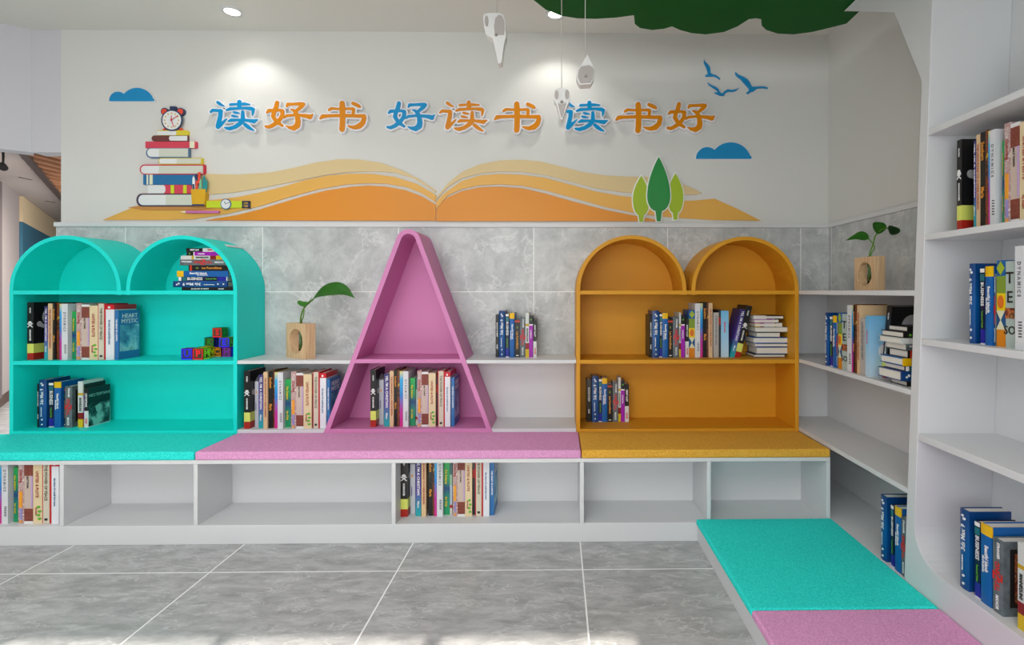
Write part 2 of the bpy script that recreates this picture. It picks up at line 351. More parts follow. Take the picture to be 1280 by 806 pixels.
# tree-shaped bookcase: leaning trunk edge, branch, rounded foot
t = thing('tree_bookcase', 'tall white tree-shaped bookcase with leaning trunk edge at the right', 'bookcase')
ko = XR/1.31
ZTOP = 2.49; YN = .75
pb = [onX(x, y, XR) for x, y in ((1148.5, 103), (1117.6, 15.8), (1057.4, 13.2))]
prof = [(outer(0), 0), (outer(pb[0][1])-.001, pb[0][1]), pb[1], pb[2], (pb[2][0]+.02, ZTOP), (inner(ZTOP), ZTOP), (inner(.33), .33)]
cc = (inner(.33)-.125, .33)
for i in range(1, 9):
    a = PI/2*i/8; prof.append((cc[0]+.125*math.cos(a), cc[1]-.115*math.sin(a)))
prof += [(YN+.05, .215), (YN+.05, ZTOP), (YN, ZTOP), (YN, 0)]
poly('trunk_frame', prof, XR, XW-.018, WHITE, t, 'X', .002)
for z0, z1 in ((1.754, 1.776), (1.383, 1.404), (1.006, 1.029), (.655, .680)):
    bm = bmesh.new(); y1 = inner((z0+z1)/2)+.0; prism(bm, [(YN+.05, z0), (inner(z0), z0), (inner(z1), z1), (YN+.05, z1)], XR+.0015, XW-.018, 'X'); obj('shelf', bm, WHITE, t, .0015)
poly('back_panel', [(YN, 0), (outer(0)-.0004, 0), (outer(ZTOP)-.0004, ZTOP), (YN, ZTOP)], XW-.018, XW-.002, WHITE, t, 'X')
rebase(t, (1.46, 1.3, 0))
# green leaf canopy hanging under the ceiling
def onZp(px, py, z):
    r = ray(px, py); s_ = (z-EYE)/r[2]; return (s_*r[0], s_*r[1])
ZG = 2.494
sc = [(667, 0), (682, 12), (700, 19.5), (722, 23), (745, 23.6), (770, 22), (792.5, 19), (793.5, 30), (800, 35), (815, 37.5), (830, 36), (840, 33), (850, 37.5), (865, 41.5), (882, 43), (905, 40), (922, 33), (936, 24), (945, 22.8), (951.5, 24), (952, 32), (958, 37.5), (972, 42), (992, 43), (1015, 40), (1036, 35), (1058, 29.5), (1066, 22), (1074, 14.5)]
cg = [onZp(x, y, ZG) for x, y in sc]
cg = [(.1, .35), (-.15, .7), (-.35, 1.1), (-.45, 1.5), (cg[0][0]-.42, 1.9), (cg[0][0]-.2, 2.15)]+cg+[(1.38, 2.30), (1.30, 2.1), (1.28, 1.9), (1.30, 1.5), (1.25, .8), (.9, .4), (.5, .28)]
GREEN = mat('leaf_green_board', (2, 82, 16), .6, .2)
t = thing('leaf_canopy', 'dark green scalloped leaf canopy board hung below the ceiling at upper right', 'ceiling decoration')
poly('board', cg, ZG, ZG+.028, GREEN, t, 'Z')
for x, y in ((.1, 1.7), (1.1, 1.7), (.3, 2.3), (1.1, 2.35)):
    bm = bmesh.new(); tube(bm, [(x, y, ZG+.028), (x, y, ZC)], .003, 6); obj('hanger', bm, WHITE, t)
rebase(t, (.6, 2.0, ZG))

# ------------------------------------------------------------ ceiling downlights
LENS = mat('lamp_lens', (255, 250, 240), .5, emit=(255, 246, 232), estr=14)
for k, (x, y, lab) in enumerate(((-1.79, 2.90, 'round recessed downlight above the left end of the lettering'), (-.012, 2.90, 'round recessed downlight beside the green canopy'))):
    t = thing('ceiling_downlight', lab, 'downlight', (x, y, ZC), 'recessed ceiling downlights')
    bm = bmesh.new(); n = 28
    R = [(.036, -.002), (.040, -.008), (.052, -.008), (.055, 0), (.055, -.0005)]
    rings = [[bm.verts.new((r_*math.cos(2*PI*i/n), r_*math.sin(2*PI*i/n), z)) for i in range(n)] for r_, z in R[:4]]
    for a, b_ in zip(rings, rings[1:]):
        for i in range(n): bm.faces.new((a[i], a[(i+1) % n], b_[(i+1) % n], b_[i])).smooth = True
    obj('trim_ring', bm, WHITE, t)
    bm = bmesh.new(); prism(bm, circ(0, 0, .037, 24), -.006, -.002, 'Z'); obj('lens', bm, LENS, t)

# ------------------------------------------------------------ pendants
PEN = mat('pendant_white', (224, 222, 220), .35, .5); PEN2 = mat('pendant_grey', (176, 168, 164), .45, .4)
def pend(y, cord, outline, ovals, knob, label):
    P = lambda x, q: onY(590+x/4.74, q/4.74, y)
    pts = [P(*p) for p in outline]; xc = sum(p[0] for p in pts)/len(pts); zt = max(p[1] for p in pts)
    t = thing('hanging_ornament', label, 'hanging ornament', (xc, y, zt), 'white ornaments hanging on cords')
    bm = bmesh.new(); zs = [p[1] for p in pts]; zm = min(zs)
    prism(bm, [(p[0]-xc, p[1]-zt) for p in pts], -.022, .022); obj('shell', bm, PEN, t, .012, seg=4)
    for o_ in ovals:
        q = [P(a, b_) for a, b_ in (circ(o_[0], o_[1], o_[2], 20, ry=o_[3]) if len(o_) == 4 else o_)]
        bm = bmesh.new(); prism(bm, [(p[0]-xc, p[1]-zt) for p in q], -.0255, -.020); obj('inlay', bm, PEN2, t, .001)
    kx, kz = P(*knob); bm = bmesh.new(); tube(bm, [(kx-xc, -.023, kz-zt), (kx-xc, -.034, kz-zt)], [.006, .004], 10); obj('peg', bm, mat('peg_grey', (158, 148, 140), .6), t)
    cx_ = P(cord, 0)[0]-xc; zc_ = P(cord, min(p[1] for p in outline))[1]
    bm = bmesh.new(); tube(bm, [(cx_, 0, zc_-zt-.01), (cx_, 0, ZC-zt)], .0016, 6); obj('cord', bm, mat('cord', (200, 196, 190), .7), t)
pend(2.15, 148, [(70,120),(76,102),(95,94),(130,92),(170,94),(190,105),(199,130),(203,180),(206,232),(196,262),(190,300),(178,385),(160,390),(150,340),(135,280),(125,240),(90,225),(78,190)], [(90,142,11,32),[(140,222),(134,170),(142,125),(162,106),(180,112),(192,140),(196,190),(192,222)]], (146, 223), 'white rounded shell ornament with pointed tail, upper left of the three')
pend(2.10, 531, [(484,570),(490,546),(508,537),(530,535),(555,537),(573,546),(580,575),(577,610),(563,640),(549,680),(537,718),(525,718),(515,680),(500,625),(486,606)], [(501,575,11,26),(562,573,12,28),[(508,622),(531,632),(556,622),(547,655),(540,690),(533,708),(528,708),(521,680),(514,650)]], (531, 616), 'lowest white ornament with two ear-like ovals and pointed tail before the lettering')
pend(2.05, 671, [(678,338),(688,338),(702,370),(722,405),(728,430),(721,480),(702,512),(640,515),(628,500),(617,470),(622,430),(640,405),(662,365)], [[(676,405),(690,402),(712,412),(720,432),(713,478),(697,503),(644,507),(634,497),(625,468),(630,432),(645,410)]], (672, 467), 'pale kite-shaped ornament on a cord, narrow at top and flat at its foot')

# ------------------------------------------------------------ wall lettering: strokes unioned on a grid, then extruded
def seg_d(px, py, a, b):
    ax, ay, ar = a; bx_, by, br = b; dx, dy = bx_-ax, by-ay; L2 = dx*dx+dy*dy or 1
    h = max(0, min(1, ((px-ax)*dx+(py-ay)*dy)/L2)); return math.hypot(px-ax-dx*h, py-ay-dy*h)-(ar+(br-ar)*h)
def grid_field(fn, x0, x1, y0, y1, st):
    nx = int((x1-x0)/st)+1; ny = int((y1-y0)/st)+1
    return [[fn(x0+i*st, y0+j*st) for i in range(nx)] for j in range(ny)], nx, ny
def iso_mesh(field, nx, ny, x0, y0, st, level, tf, ya, yb):
    "filled marching squares of field<level, extruded from depth ya to yb; tf maps grid units to (X,Z)"
    bm = bmesh.new(); cache = {}
    def vert(kind, i, j):
        key = (kind, i, j)
        if key in cache: return cache[key]
        if kind == 'p': x, y = i, j
        elif kind == 'h': a, b_ = field[j][i]-level, field[j][i+1]-level; x, y = i+a/(a-b_), j
        else: a, b_ = field[j][i]-level, field[j+1][i]-level; x, y = i, j+a/(a-b_)
        X, Z = tf(x0+x*st, y0+y*st); cache[key] = bm.verts.new((X, ya, Z)); return cache[key]
    for j in range(ny-1):
        for i in range(nx-1):
            cs = [(i, j), (i+1, j), (i+1, j+1), (i, j+1)]; ins = [field[b_][a] < level for a, b_ in cs]
            if not any(ins): continue
            ed = [('h', i, j), ('v', i+1, j), ('h', i, j+1), ('v', i, j)]; loop = []
            for k in range(4):
                if ins[k]: loop.append(vert('p', *cs[k]))
                if ins[k] != ins[(k+1) % 4]: loop.append(vert(*ed[k]))
            u_ = []
            for v in loop:
                if v not in u_: u_.append(v)
            if len(u_) > 2:
                try: bm.faces.new(u_)
                except ValueError: pass
    fs = bm.faces[:]; r = bmesh.ops.extrude_face_region(bm, geom=fs)
    for g in r['geom']:
        if isinstance(g, bmesh.types.BMVert): g.co.y = yb
    return bm
GL = {
'du': [[(236,175,24),(268,200,26),(310,225,16),(350,238,6)], [(112,338,15),(150,308,24),(220,312,24),(290,318,28)], [(285,325,34),(278,400,34),(262,480,36),(240,570,38),(238,588,34)], [(258,570,34),(300,535,26),(345,490,18),(385,450,8)],
 [(445,212,20),(560,205,18),(680,203,22),(770,210,12)], [(598,168,34),(600,220,34),(600,265,34)], [(385,305,16),(440,285,24),(560,278,20),(700,272,20),(800,282,30),(832,292,26),(825,345,20),(815,393,9)],
 [(500,340,14),(540,350,20),(600,358,9)], [(475,400,16),(510,408,20),(580,419,8)], [(654,335,26),(655,400,32),(655,470,34)], [(415,492,14),(460,475,26),(560,472,20),(700,474,22),(780,485,28),(840,493,34),(880,475,18),(908,465,7)],
 [(650,480,36),(600,540,34),(520,590,32),(430,616,30),(380,608,22),(355,598,12)], [(690,545,28),(740,585,32),(790,620,24),(840,645,11)]],
'hao': [[(118,345,16),(150,315,28),(230,310,24),(330,306,22),(380,322,32),(378,390,32),(345,450,32),(290,510,34),(220,560,32),(150,590,28),(100,580,20)], [(290,182,34),(272,262,36),(238,340,32),(222,405,34),(260,470,32),(310,520,30),(378,568,20)],
 [(405,432,14),(450,400,22),(560,390,20),(680,392,24),(780,404,32),(840,420,40),(868,395,20),(893,374,7)], [(452,240,18),(470,208,26),(560,205,22),(690,200,28),(732,206,30),(700,245,32),(640,295,26),(605,320,22)],
 [(518,292,10),(570,310,24),(605,350,34),(632,420,38),(642,500,44),(630,565,48),(570,608,42),(500,600,26),(440,572,9)]],
'shu': [[(290,302,22),(330,278,22),(430,285,18),(600,283,20),(690,282,24),(702,300,26),(695,350,26),(690,385,20)], [(142,445,18),(180,412,34),(260,403,26),(400,398,26),(600,398,28),(760,404,28),(878,405,32),(880,440,36),(855,520,42),(800,572,46),(720,598,34),(650,588,22),(603,568,9)],
 [(508,192,44),(514,300,48),(515,450,46),(512,560,46),(506,625,46)], [(690,192,28),(745,215,30),(790,240,28),(812,255,14)]]}
FIELD = {}
for k, st_ in GL.items():
    segs = [(a, b_) for s_ in st_ for a, b_ in zip(s_, s_[1:])]
    FIELD[k] = grid_field(lambda x, y: min(seg_d(x, y, a, b_) for a, b_ in segs), 50, 975, 95, 725, 11)
BLU = mat('acrylic_blue', (0, 142, 200), .35, .3); ORA = mat('acrylic_orange', (218, 134, 4), .35, .3); ABACK = mat('acrylic_white', (232, 232, 236), .3)
GLN = {'du': 'character for read', 'hao': 'character for good', 'shu': 'character for book'}
POS = ['first', 'second', 'third', 'fourth', 'fifth', 'sixth', 'seventh', 'eighth', 'last']
for i, (g, ox, oy, m) in enumerate((('du', 255, 115, BLU), ('hao', 325, 115, ORA), ('shu', 390, 115, ORA), ('hao', 477.2, 115.8, BLU), ('du', 541.6, 115.8, ORA), ('shu', 608.2, 116, ORA), ('du', 692.3, 116, BLU), ('shu', 759.8, 116.6, ORA), ('hao', 827, 116.8, ORA))):
    fld, nx, ny = FIELD[g]
    yf = YW-.026; tf = lambda x, y: onY(ox+x/13.44, oy+y/13.44, yf)
    X0, Z0 = onY(ox+500/13.44, oy+650/13.44, yf)
    tf2 = lambda x, y: (tf(x, y)[0]-X0, tf(x, y)[1]-Z0)
    t = thing('wall_character', '%s %s acrylic %s with white outline, %s in the row' % ('blue' if m is BLU else 'orange', 'raised', GLN[g], POS[i]), 'lettering', (X0, YW, Z0), 'characters of the wall slogan')
    obj('face', iso_mesh(fld, nx, ny, 50, 95, 11, 0, tf2, -.030, -.026), m, t)
    obj('outline', iso_mesh(fld, nx, ny, 50, 95, 11, 24, tf2, -.026, -.001), ABACK, t)

# ------------------------------------------------------------ flat wall decorations
def art(name, label, cat, group=None, at=None):
    t = thing(name, label, cat, group=group); t['_n'] = 0; return t
def shape(t, name, pts, m, y0, y1, tf):
    q = [tf(*p) for p in pts]; bm = bmesh.new(); prism(bm, q, y0, y1); return obj(name, bm, m, t)
def fin(t):
    vs = [c_.matrix_local @ v.co for c_ in t.children for v in c_.data.vertices]
    lo = Vector((sum(v.x for v in vs)/len(vs), YW, min(v.z for v in vs))); del t['_n']; rebase(t, lo)
def offset_poly(pts, d):
    n = len(pts); A2 = sum(pts[i][0]*pts[(i+1) % n][1]-pts[(i+1) % n][0]*pts[i][1] for i in range(n)); s_ = 1 if A2 > 0 else -1; out = []
    for i in range(n):
        p, a, c_ = Vector(pts[i]), Vector(pts[i-1]), Vector(pts[(i+1) % n])
        e1 = (p-a).normalized(); e2 = (c_-p).normalized(); nn = Vector((e1.y+e2.y, -e1.x-e2.x)); k = max(.45, nn.length/2)
        out.append(tuple(p+nn.normalized()*s_*d/k))
    return out
tA = lambda x, y: onY(240+x/3.556, 100+y/3.556, YW-.01); tB = lambda x, y: onY(560+x/3.556, 80+y/3.556, YW-.01); tP = lambda x, y: onY(160+x/5.756, 130+y/5.756, YW-.012)
S1 = mat('sand_light', (216, 192, 142), .5); S2 = mat('sand_mid', (226, 172, 78), .45); S3 = mat('sand_orange', (222, 140, 24), .45)
t = art('open_book_mural', 'large orange and sand open-book mural with sweeping page waves along the ledge', 'wall mural')
up = [(40,418),(60,416),(200,420),(350,410),(450,390),(550,366),(650,352),(740,352),(840,368),(930,400),(1010,440),(1083,490),(1083,500),(1040,470),(980,435),(900,411),(820,405),(700,408),(600,420),(450,450),(300,480),(180,500),(40,510)]
mid = [(-397,621),(-250,560),(-80,530),(70,535),(200,520),(300,500),(400,475),(500,445),(600,425),(700,416),(800,417),(900,430),(1000,462),(1083,510),(1083,543),(1020,502),(950,475),(860,460),(780,458),(680,464),(560,485),(430,520),(300,560),(150,595),(0,618),(-100,621)]
low = [(60,623),(200,600),(300,575),(400,545),(500,515),(600,490),(700,475),(780,469),(860,473),(950,490),(1020,516),(1083,553),(1083,625)]
shape(t, 'page', up, S1, YW-.008, YW-.0005, tA); shape(t, 'page', mid, S2, YW-.009, YW-.0005, tA); shape(t, 'page', low, S3, YW-.010, YW-.0005, tA)
up = [(-52,592),(0,528),(60,480),(140,445),(230,428),(320,425),(410,432),(500,455),(600,480),(700,495),(800,500),(880,500),(1000,520),(1060,540),(1130,572),(1100,580),(1000,580),(900,575),(780,570),(650,550),(540,520),(430,492),(330,478),(230,476),(140,485),(60,507),(0,545),(-52,602)]
mid = [(-52,612),(-26,584),(0,562),(60,520),(140,495),(230,488),(330,492),(430,505),(540,535),(650,565),(760,585),(820,592),(1040,608),(1100,606),(1185,598),(1280,640),(1392,696),(1180,693),(1000,682),(850,665),(700,635),(560,595),(430,560),(330,540),(230,534),(140,538),(60,555),(0,582),(-52,642)]
low = [(-52,648),(-28,615),(0,592),(60,565),(140,548),(230,545),(330,552),(430,575),(560,612),(700,648),(850,678),(955,698),(-52,698)]
shape(t, 'page', up, S1, YW-.008, YW-.0005, tB); shape(t, 'page', mid, S2, YW-.009, YW-.0005, tB); shape(t, 'page', low, S3, YW-.010, YW-.0005, tB)
fin(t)
LIME = mat('leaf_lime', (160, 188, 28), .45); TG = mat('leaf_deep', (28, 138, 60), .45); DW = mat('decal_white', (236, 236, 234), .5)
def leaf_tree(cx_, ytip, hw_, ymax, ybot, ytr, m, lab, dy):
    pts = []
    for k in range(9):
        f = k/8; pts.append((cx_+hw_*math.sin(f*PI/2)**.9, ytip+(ymax-ytip)*f))
    for k in range(1, 7):
        a = k/6*PI/2*.92; pts.append((cx_+9+(hw_-9)*math.cos(a), ymax+(ybot-ymax)*math.sin(a)))
    R_ = pts+[(cx_+8, ytr)]; full = R_+[(2*cx_-x, y) for x, y in R_[::-1][:-1]]
    t = art('wall_tree', lab, 'wall decal', 'leaf-shaped trees on the mural')
    shape(t, 'outline', offset_poly(full, 5), DW, YW-.014+dy, YW-.0105, tB); shape(t, 'leaf', full, m, YW-.018+dy, YW-.014+dy, tB); fin(t)
leaf_tree(858, 498, 37, 600, 672, 702, LIME, 'lime green leaf-shaped tree decal left of the tall dark green one', 0)
leaf_tree(935, 415, 51, 590, 655, 700, TG, 'tall dark green leaf-shaped tree decal, middle of three', -.006)
leaf_tree(1010, 487, 35, 590, 662, 692, LIME, 'lime green leaf-shaped tree decal right of the tall dark green one', 0)
CB = mat('decal_blue', (0, 138, 196), .45)
def cloud(x0, yb_, s_, lab):
    def fn(x, y): return max(min(math.hypot(x-29, y+2)-30, math.hypot(x-93, y-12)-57, math.hypot(x-137, y-3)-13, abs(x-76)+abs(y+20)*0-74 if -8 < y <= 0 else 99), y-0)
    fld = grid_field(fn, -4, 156, -52, 6, 2); t = art('wall_cloud', lab, 'wall decal', 'blue clouds on the wall')
    tf = lambda x, y: onY(x0+x*s_, yb_+y*s_, YW-.012)
    o_ = obj('cloud_face', iso_mesh(*fld, -4, -52, 2, 0, tf, YW-.014, YW-.010), CB, t); obj('outline', iso_mesh(*fld, -4, -52, 2, 1.6, tf, YW-.010, YW-.0005), DW, t); fin(t)
cloud(137, 126.5, .372, 'blue cloud decal above the painted pile of books, left of the lettering')
cloud(870.5, 198.6, .46, 'blue cloud decal above the trees at the right end of the lettering')
tC = lambda x, y: onY(860+x/10.667, 60+y/10.667, YW-.008)
for pts, lab in (([(215,150),(228,185),(262,215),(290,250),(298,290),(298,330),(330,352),(370,362),(405,385),(430,412),(425,418),(385,390),(345,375),(300,378),(240,378),(230,368),(235,357),(268,352),(262,310),(240,250),(212,195)], 'blue flying bird decal, uppermost of three'),
    ([(262,458),(300,490),(370,520),(405,548),(425,590),(455,608),(480,580),(525,552),(590,560),(640,550),(682,535),(640,570),(600,582),(540,580),(505,595),(478,625),(485,635),(440,635),(400,622),(380,608),(352,602),(360,590),(395,597),(402,585),(385,560),(330,525),(285,495)], 'blue flying bird decal, lowest of three, wings in a shallow V'),
    ([(632,320),(670,355),(740,385),(790,415),(825,460),(850,515),(900,518),(960,512),(1010,512),(1070,530),(1065,542),(1000,532),(940,535),(905,550),(880,575),(840,585),(810,610),(790,605),(778,595),(800,580),(815,565),(815,540),(760,480),(710,420),(660,380),(630,345)], 'largest blue flying bird decal, right of the other two')):
    t = art('wall_bird', lab, 'wall decal', 'blue birds on the wall'); shape(t, 'body', pts, CB, YW-.010, YW-.0005, tC); fin(t)
# painted pile of books, clock, cup, watch, pencil
NAVY = mat('decal_navy', (42, 56, 92), .5); DRED = mat('decal_red', (208, 62, 84), .5); ORR = mat('decal_orange_red', (226, 72, 44), .5); CRM = mat('decal_cream', (228, 226, 196), .5); PGW = mat('decal_page', (224, 226, 226), .5); PGG = mat('decal_page_shade', (206, 208, 194), .5)
BRN = mat('decal_brown', (104, 52, 48), .5); YLW = mat('decal_yellow', (214, 196, 52), .5); DBL = mat('decal_book_blue', (26, 108, 160), .5); SBL = mat('decal_slate', (84, 118, 152), .5); LIM2 = mat('decal_lime', (196, 212, 32), .5); MST = mat('decal_mustard', (220, 166, 18), .5); CRIM = mat('decal_crimson', (204, 32, 60), .5); PKP = mat('decal_pencil_pink', (208, 108, 176), .5)
def rr(x0, x1, y0, y1, rl=0, rr_=0):
    pts = []
    if rl: pts += [(x0+rl+rl*math.cos(a), (y0+y1)/2+(y1-y0)/2*math.sin(a)) for a in [PI/2+PI*i/12 for i in range(13)]]
    else: pts += [(x0, y1), (x0, y0)]
    if rr_: pts += [(x1-rr_+rr_*math.cos(a), (y0+y1)/2+(y1-y0)/2*math.sin(a)) for a in [-PI/2+PI*i/12 for i in range(13)]]
    else: pts += [(x1, y0), (x1, y1)]
    return pts
BY = YW-.012
def pile_book(lab, parts):
    t = art('wall_decal_book', lab, 'wall decal', 'painted pile of books')
    for n_, pts, m, lv in parts: shape(t, n_, pts, m, BY-.004-lv*.002, BY-.002-lv*.002 if lv else YW-.0005, tP)
    fin(t)
lowbase = art('wall_decal_shadow', 'thin brown painted shadow strip under the painted pile of books', 'wall decal')  # printed shadow of the pile, part of the artwork
shape(lowbase, 'strip', [(0, 745), (60, 736), (560, 738), (628, 748), (500, 762), (120, 762)], mat('decal_tan', (196, 134, 66), .5), YW-.0155, YW-.0143, tP); fin(lowbase)
BY = YW-.014
pile_book('painted thick white-paged book at the very bottom of the painted pile', [('cover', rr(65, 478, 645, 738, 40), BRN, 0), ('cover_line', rr(72, 478, 650, 736, 38), NAVY, 1), ('page_block', rr(84, 478, 655, 729, 34), PGW, 2), ('page_shade', rr(282, 478, 655, 729), PGG, 3)])
pile_book('painted red book with two lime bands, second from bottom of the painted pile', [('cover', rr(260, 467, 583, 646, 0, 22), DRED, 0), ('page_block', rr(150, 276, 585, 644, 0, 16), PGW, 1), ('band', rr(314, 338, 585, 644), LIM2, 1), ('band', rr(404, 428, 585, 644), LIM2, 1)])
pile_book('painted blue book with cream bands, third from bottom of the painted pile', [('cover', rr(115, 498, 510, 581), DBL, 0), ('band', rr(141, 152, 510, 581), CRM, 1), ('band', rr(162, 184, 510, 581), CRM, 1)])
pile_book('painted white-paged book with crimson outline on the blue book of the painted pile', [('cover', rr(90, 555, 437, 509, 34), CRIM, 0), ('page_block', rr(100, 546, 446, 503, 28), PGW, 1), ('page_shade', rr(232, 546, 446, 503), PGG, 2)])
pile_book('painted slim white-paged book with yellow outline at mid-height of the painted pile', [('cover', rr(225, 538, 390, 436, 16), YLW, 0), ('page_block', rr(232, 530, 396, 431, 14), PGW, 1), ('page_shade', rr(360, 530, 396, 431), PGG, 2)])
pile_book('painted white-paged book with slate-blue outline in the painted pile', [('cover', rr(135, 445, 318, 389, 32), SBL, 0), ('page_block', rr(146, 438, 323, 382, 28), PGW, 1), ('page_shade', rr(232, 438, 323, 382), PGG, 2)])
pile_book('painted flat red book with cream end band in upper part of the painted pile', [('cover', rr(130, 495, 272, 318), DRED, 0), ('band', rr(450, 484, 272, 318), CRM, 1)])
pile_book('painted dark brown book with rounded spine near the top of the painted pile', [('cover', rr(175, 432, 228, 271, 20), BRN, 0), ('page_block', rr(302, 432, 232, 266, 14), PGW, 1)])
pile_book('painted yellow book under the painted alarm clock', [('cover', rr(215, 437, 190, 229, 0, 12), YLW, 0), ('page_block', rr(217, 354, 197, 226, 0, 8), PGW, 1)])
t = art('wall_decal_clock', 'painted alarm clock with red bells on top of the painted book pile', 'wall decal')
sh = lambda n_, p, m, l: shape(t, n_, p, m, BY-.004-l*.002, YW-.0005 if l == 0 else BY-.002-l*.002, tP)
for s_ in (-1, 1):
    sh('bell', circ(325+s_*57, 56, 27), NAVY, 0); sh('bell_cap', circ(325+s_*57, 58, 21), ORR, 1)
    sh('foot', [(325+s_*45, 170), (325+s_*62, 175), (325+s_*72, 192), (325+s_*50, 192)], ORR, 0)
sh('button', rr(305, 346, 18, 42), NAVY, 0); sh('case', circ(325, 121, 77, 36), NAVY, 2); sh('dial', circ(325, 121, 67, 36), PGW, 3)
for k in range(12):
    a = k*PI/6; sh('numeral', circ(325+50*math.cos(a), 121+50*math.sin(a), 5, 8), MST, 4)
for a, l in ((-1.57, 34), (-.6, 58), (1.25, 52)):
    dx, dy = math.cos(a), math.sin(a); sh('hand', [(325-dy*2, 121+dx*2), (325+dx*l-dy*1.5, 121+dy*l+dx*1.5), (325+dx*l+dy*1.5, 121+dy*l-dx*1.5), (325+dy*2, 121-dx*2)], CRIM, 5)
sh('pivot', circ(325, 121, 6, 12), CRIM, 6); fin(t)
t = art('wall_decal_pen_cup', 'painted mustard cup full of pens beside the painted book pile', 'wall decal')
TEAL = mat('decal_teal', (18, 138, 138), .5); MINT = mat('decal_mint', (110, 196, 150), .5)
for k, (p, m) in enumerate((([(476, 620), (478, 540), (485, 520), (496, 545), (494, 620)], DW), ([(478, 620), (478, 580), (492, 580), (492, 620)], NAVY), ([(500, 620), (502, 555), (516, 555), (516, 620)], ORR), ([(516, 575), (518, 495), (538, 495), (532, 560), (528, 575)], ORR), ([(500, 540), (498, 508), (514, 508), (512, 540)], NAVY), ([(528, 620), (530, 560), (540, 540), (545, 560), (542, 620)], MINT), ([(550, 620), (552, 545), (562, 510), (574, 545), (570, 620)], TEAL), ([(568, 620), (572, 555), (588, 555), (582, 640), (572, 640)], TEAL))):
    shape(t, 'pen', p, m, BY-.0146-k*.0004, BY-.0134-k*.0004, tP)
shape(t, 'cup', [(471, 617), (577, 617), (568, 736), (480, 736)], MST, BY-.020, YW-.0005, tP); shape(t, 'cup_foot', [(480, 725), (569, 725), (568, 737), (481, 737)], NAVY, BY-.0215, BY-.020, tP); fin(t)
t = art('wall_decal_watch', 'painted lime wristwatch lying right of the painted pen cup', 'wall decal')
shape(t, 'strap', rr(572, 832, 699, 748), LIM2, BY-.008, YW-.0005, tP); shape(t, 'watch_case', circ(713, 722, 39, 28), SBL, BY-.010, BY-.008, tP); shape(t, 'dial', circ(713, 722, 32, 28), PGW, BY-.012, BY-.010, tP)
shape(t, 'hand', [(711, 722), (716, 722), (744, 712), (743, 708)], NAVY, BY-.013, BY-.012, tP); shape(t, 'hand', [(712, 724), (716, 722), (706, 703), (703, 705)], NAVY, BY-.0135, BY-.0125, tP)
for q in (rr(829, 880, 699, 708), rr(829, 880, 742, 751), rr(829, 838, 699, 751), rr(872, 881, 699, 751), rr(845, 872, 721, 728)): shape(t, 'buckle', q, NAVY, BY-.010, BY-.008 if q[0][0] < 871 else YW-.0005, tP)
fin(t)
t = art('wall_decal_pencil', 'painted pink pencil lying below the painted wristwatch', 'wall decal')
shape(t, 'shaft', rr(425, 662, 771, 786), PKP, YW-.026, YW-.0005, tP); shape(t, 'tip', [(426, 771), (385, 778), (426, 786)], CRM, YW-.026, YW-.0005, tP); fin(t)

# ------------------------------------------------------------ books
TW = mat('title_white', (236, 236, 236), .5); TK = mat('title_black', (24, 24, 26), .5); TR = mat('title_red', (220, 28, 28), .5); TO = mat('title_gold', (226, 150, 50), .5); TPK = mat('title_purple', (92, 60, 150), .5); TBR = mat('title_rust', (168, 70, 60), .5); TGR = mat('title_green', (96, 176, 40), .5); TYE = mat('title_yellow', (238, 200, 20), .5)
def M(n_, c_): return mat('cover_'+n_, c_, .38, .4)
KINDS = {}
def kind(key, t, h, w, zones, texts=(), extra=None, desc='', round_=0.0, board=None):
    "zones: (f0,f1,material) bottom to top. texts: (string, f_center, size, material, dir, xfrac)"
    root = bpy.data.objects.new('book', None); root.empty_display_size = .03
    bm = bmesh.new(); mats_ = []; e = .0028
    for f0, f1, m in zones:
        if m not in mats_: mats_.append(m)
        mi = mats_.index(m); z0, z1 = f0*h, f1*h
        mb = mi
        if board:
            if board not in mats_: mats_.append(board)
            mb = mats_.index(board)
        bx(bm, 0, e, .0045, w, z0, z1, mb); bx(bm, t-e, t, .0045, w, z0, z1, mb)
        n = 6; pts = [(e, .004), (0, .004), (0, .0015)]
        pts = [(t*i/n, .0005-round_*math.sin(PI*i/n)) for i in range(n+1)]
        prism(bm, pts+[(t, .005), (0, .005)], z0, z1, 'Z', mi)
    parts = [('cover', obj('cover', bm, mats_), None)]
    bm = bmesh.new(); bx(bm, e, t-e, .005, w-.004, .003, h-.003); parts.append(('pages', obj('pages', bm, PAPER), None))
    for s_, fz, size, m, d, xf in texts:
        me = text_mesh(s_, size, m, .0004)
        o = bpy.data.objects.new('title', me); C.objects.link(o)
        # text lies in XY facing +Z; stand it on the spine (facing -Y) and turn it to run up or down
        R_ = Matrix.Rotation(PI/2, 4, 'X')
        if d == 'down': R_ = Matrix.Rotation(PI/2, 4, 'Y') @ R_
        if d == 'up': R_ = Matrix.Rotation(-PI/2, 4, 'Y') @ R_
        o.matrix_local = Matrix.Translation((t*xf, -.0012-round_*math.sin(PI*xf), h*fz)) @ R_
        parts.append(('title', o, None))
    if extra:
        for n_, bm, m in extra(t, h, w, round_): parts.append((n_, obj(n_, bm, m), None))
    for n_, o, _ in parts: o.parent = root
    KINDS[key] = dict(root=root, parts=[p[1] for p in parts], t=t, h=h, w=w, desc=desc, used=False)
def dupbook(key, mtx, label, group):
    k = KINDS[key]; r = k['root'].copy(); C.objects.link(r); r.name = 'book'
    r.matrix_world = mtx; r['label'] = label; r['category'] = 'book'; r['group'] = group
    cov = None
    for p in k['parts']:
        c_ = p.copy(); C.objects.link(c_); base = p.name.split('.')[0]
        if base == 'cover': cov = c_
        c_.parent = r if base in ('cover', 'pages') else cov      # lettering and emblems sit on the cover
        if len(base) and c_.name.split('.')[0] != base: c_.name = base
    return r
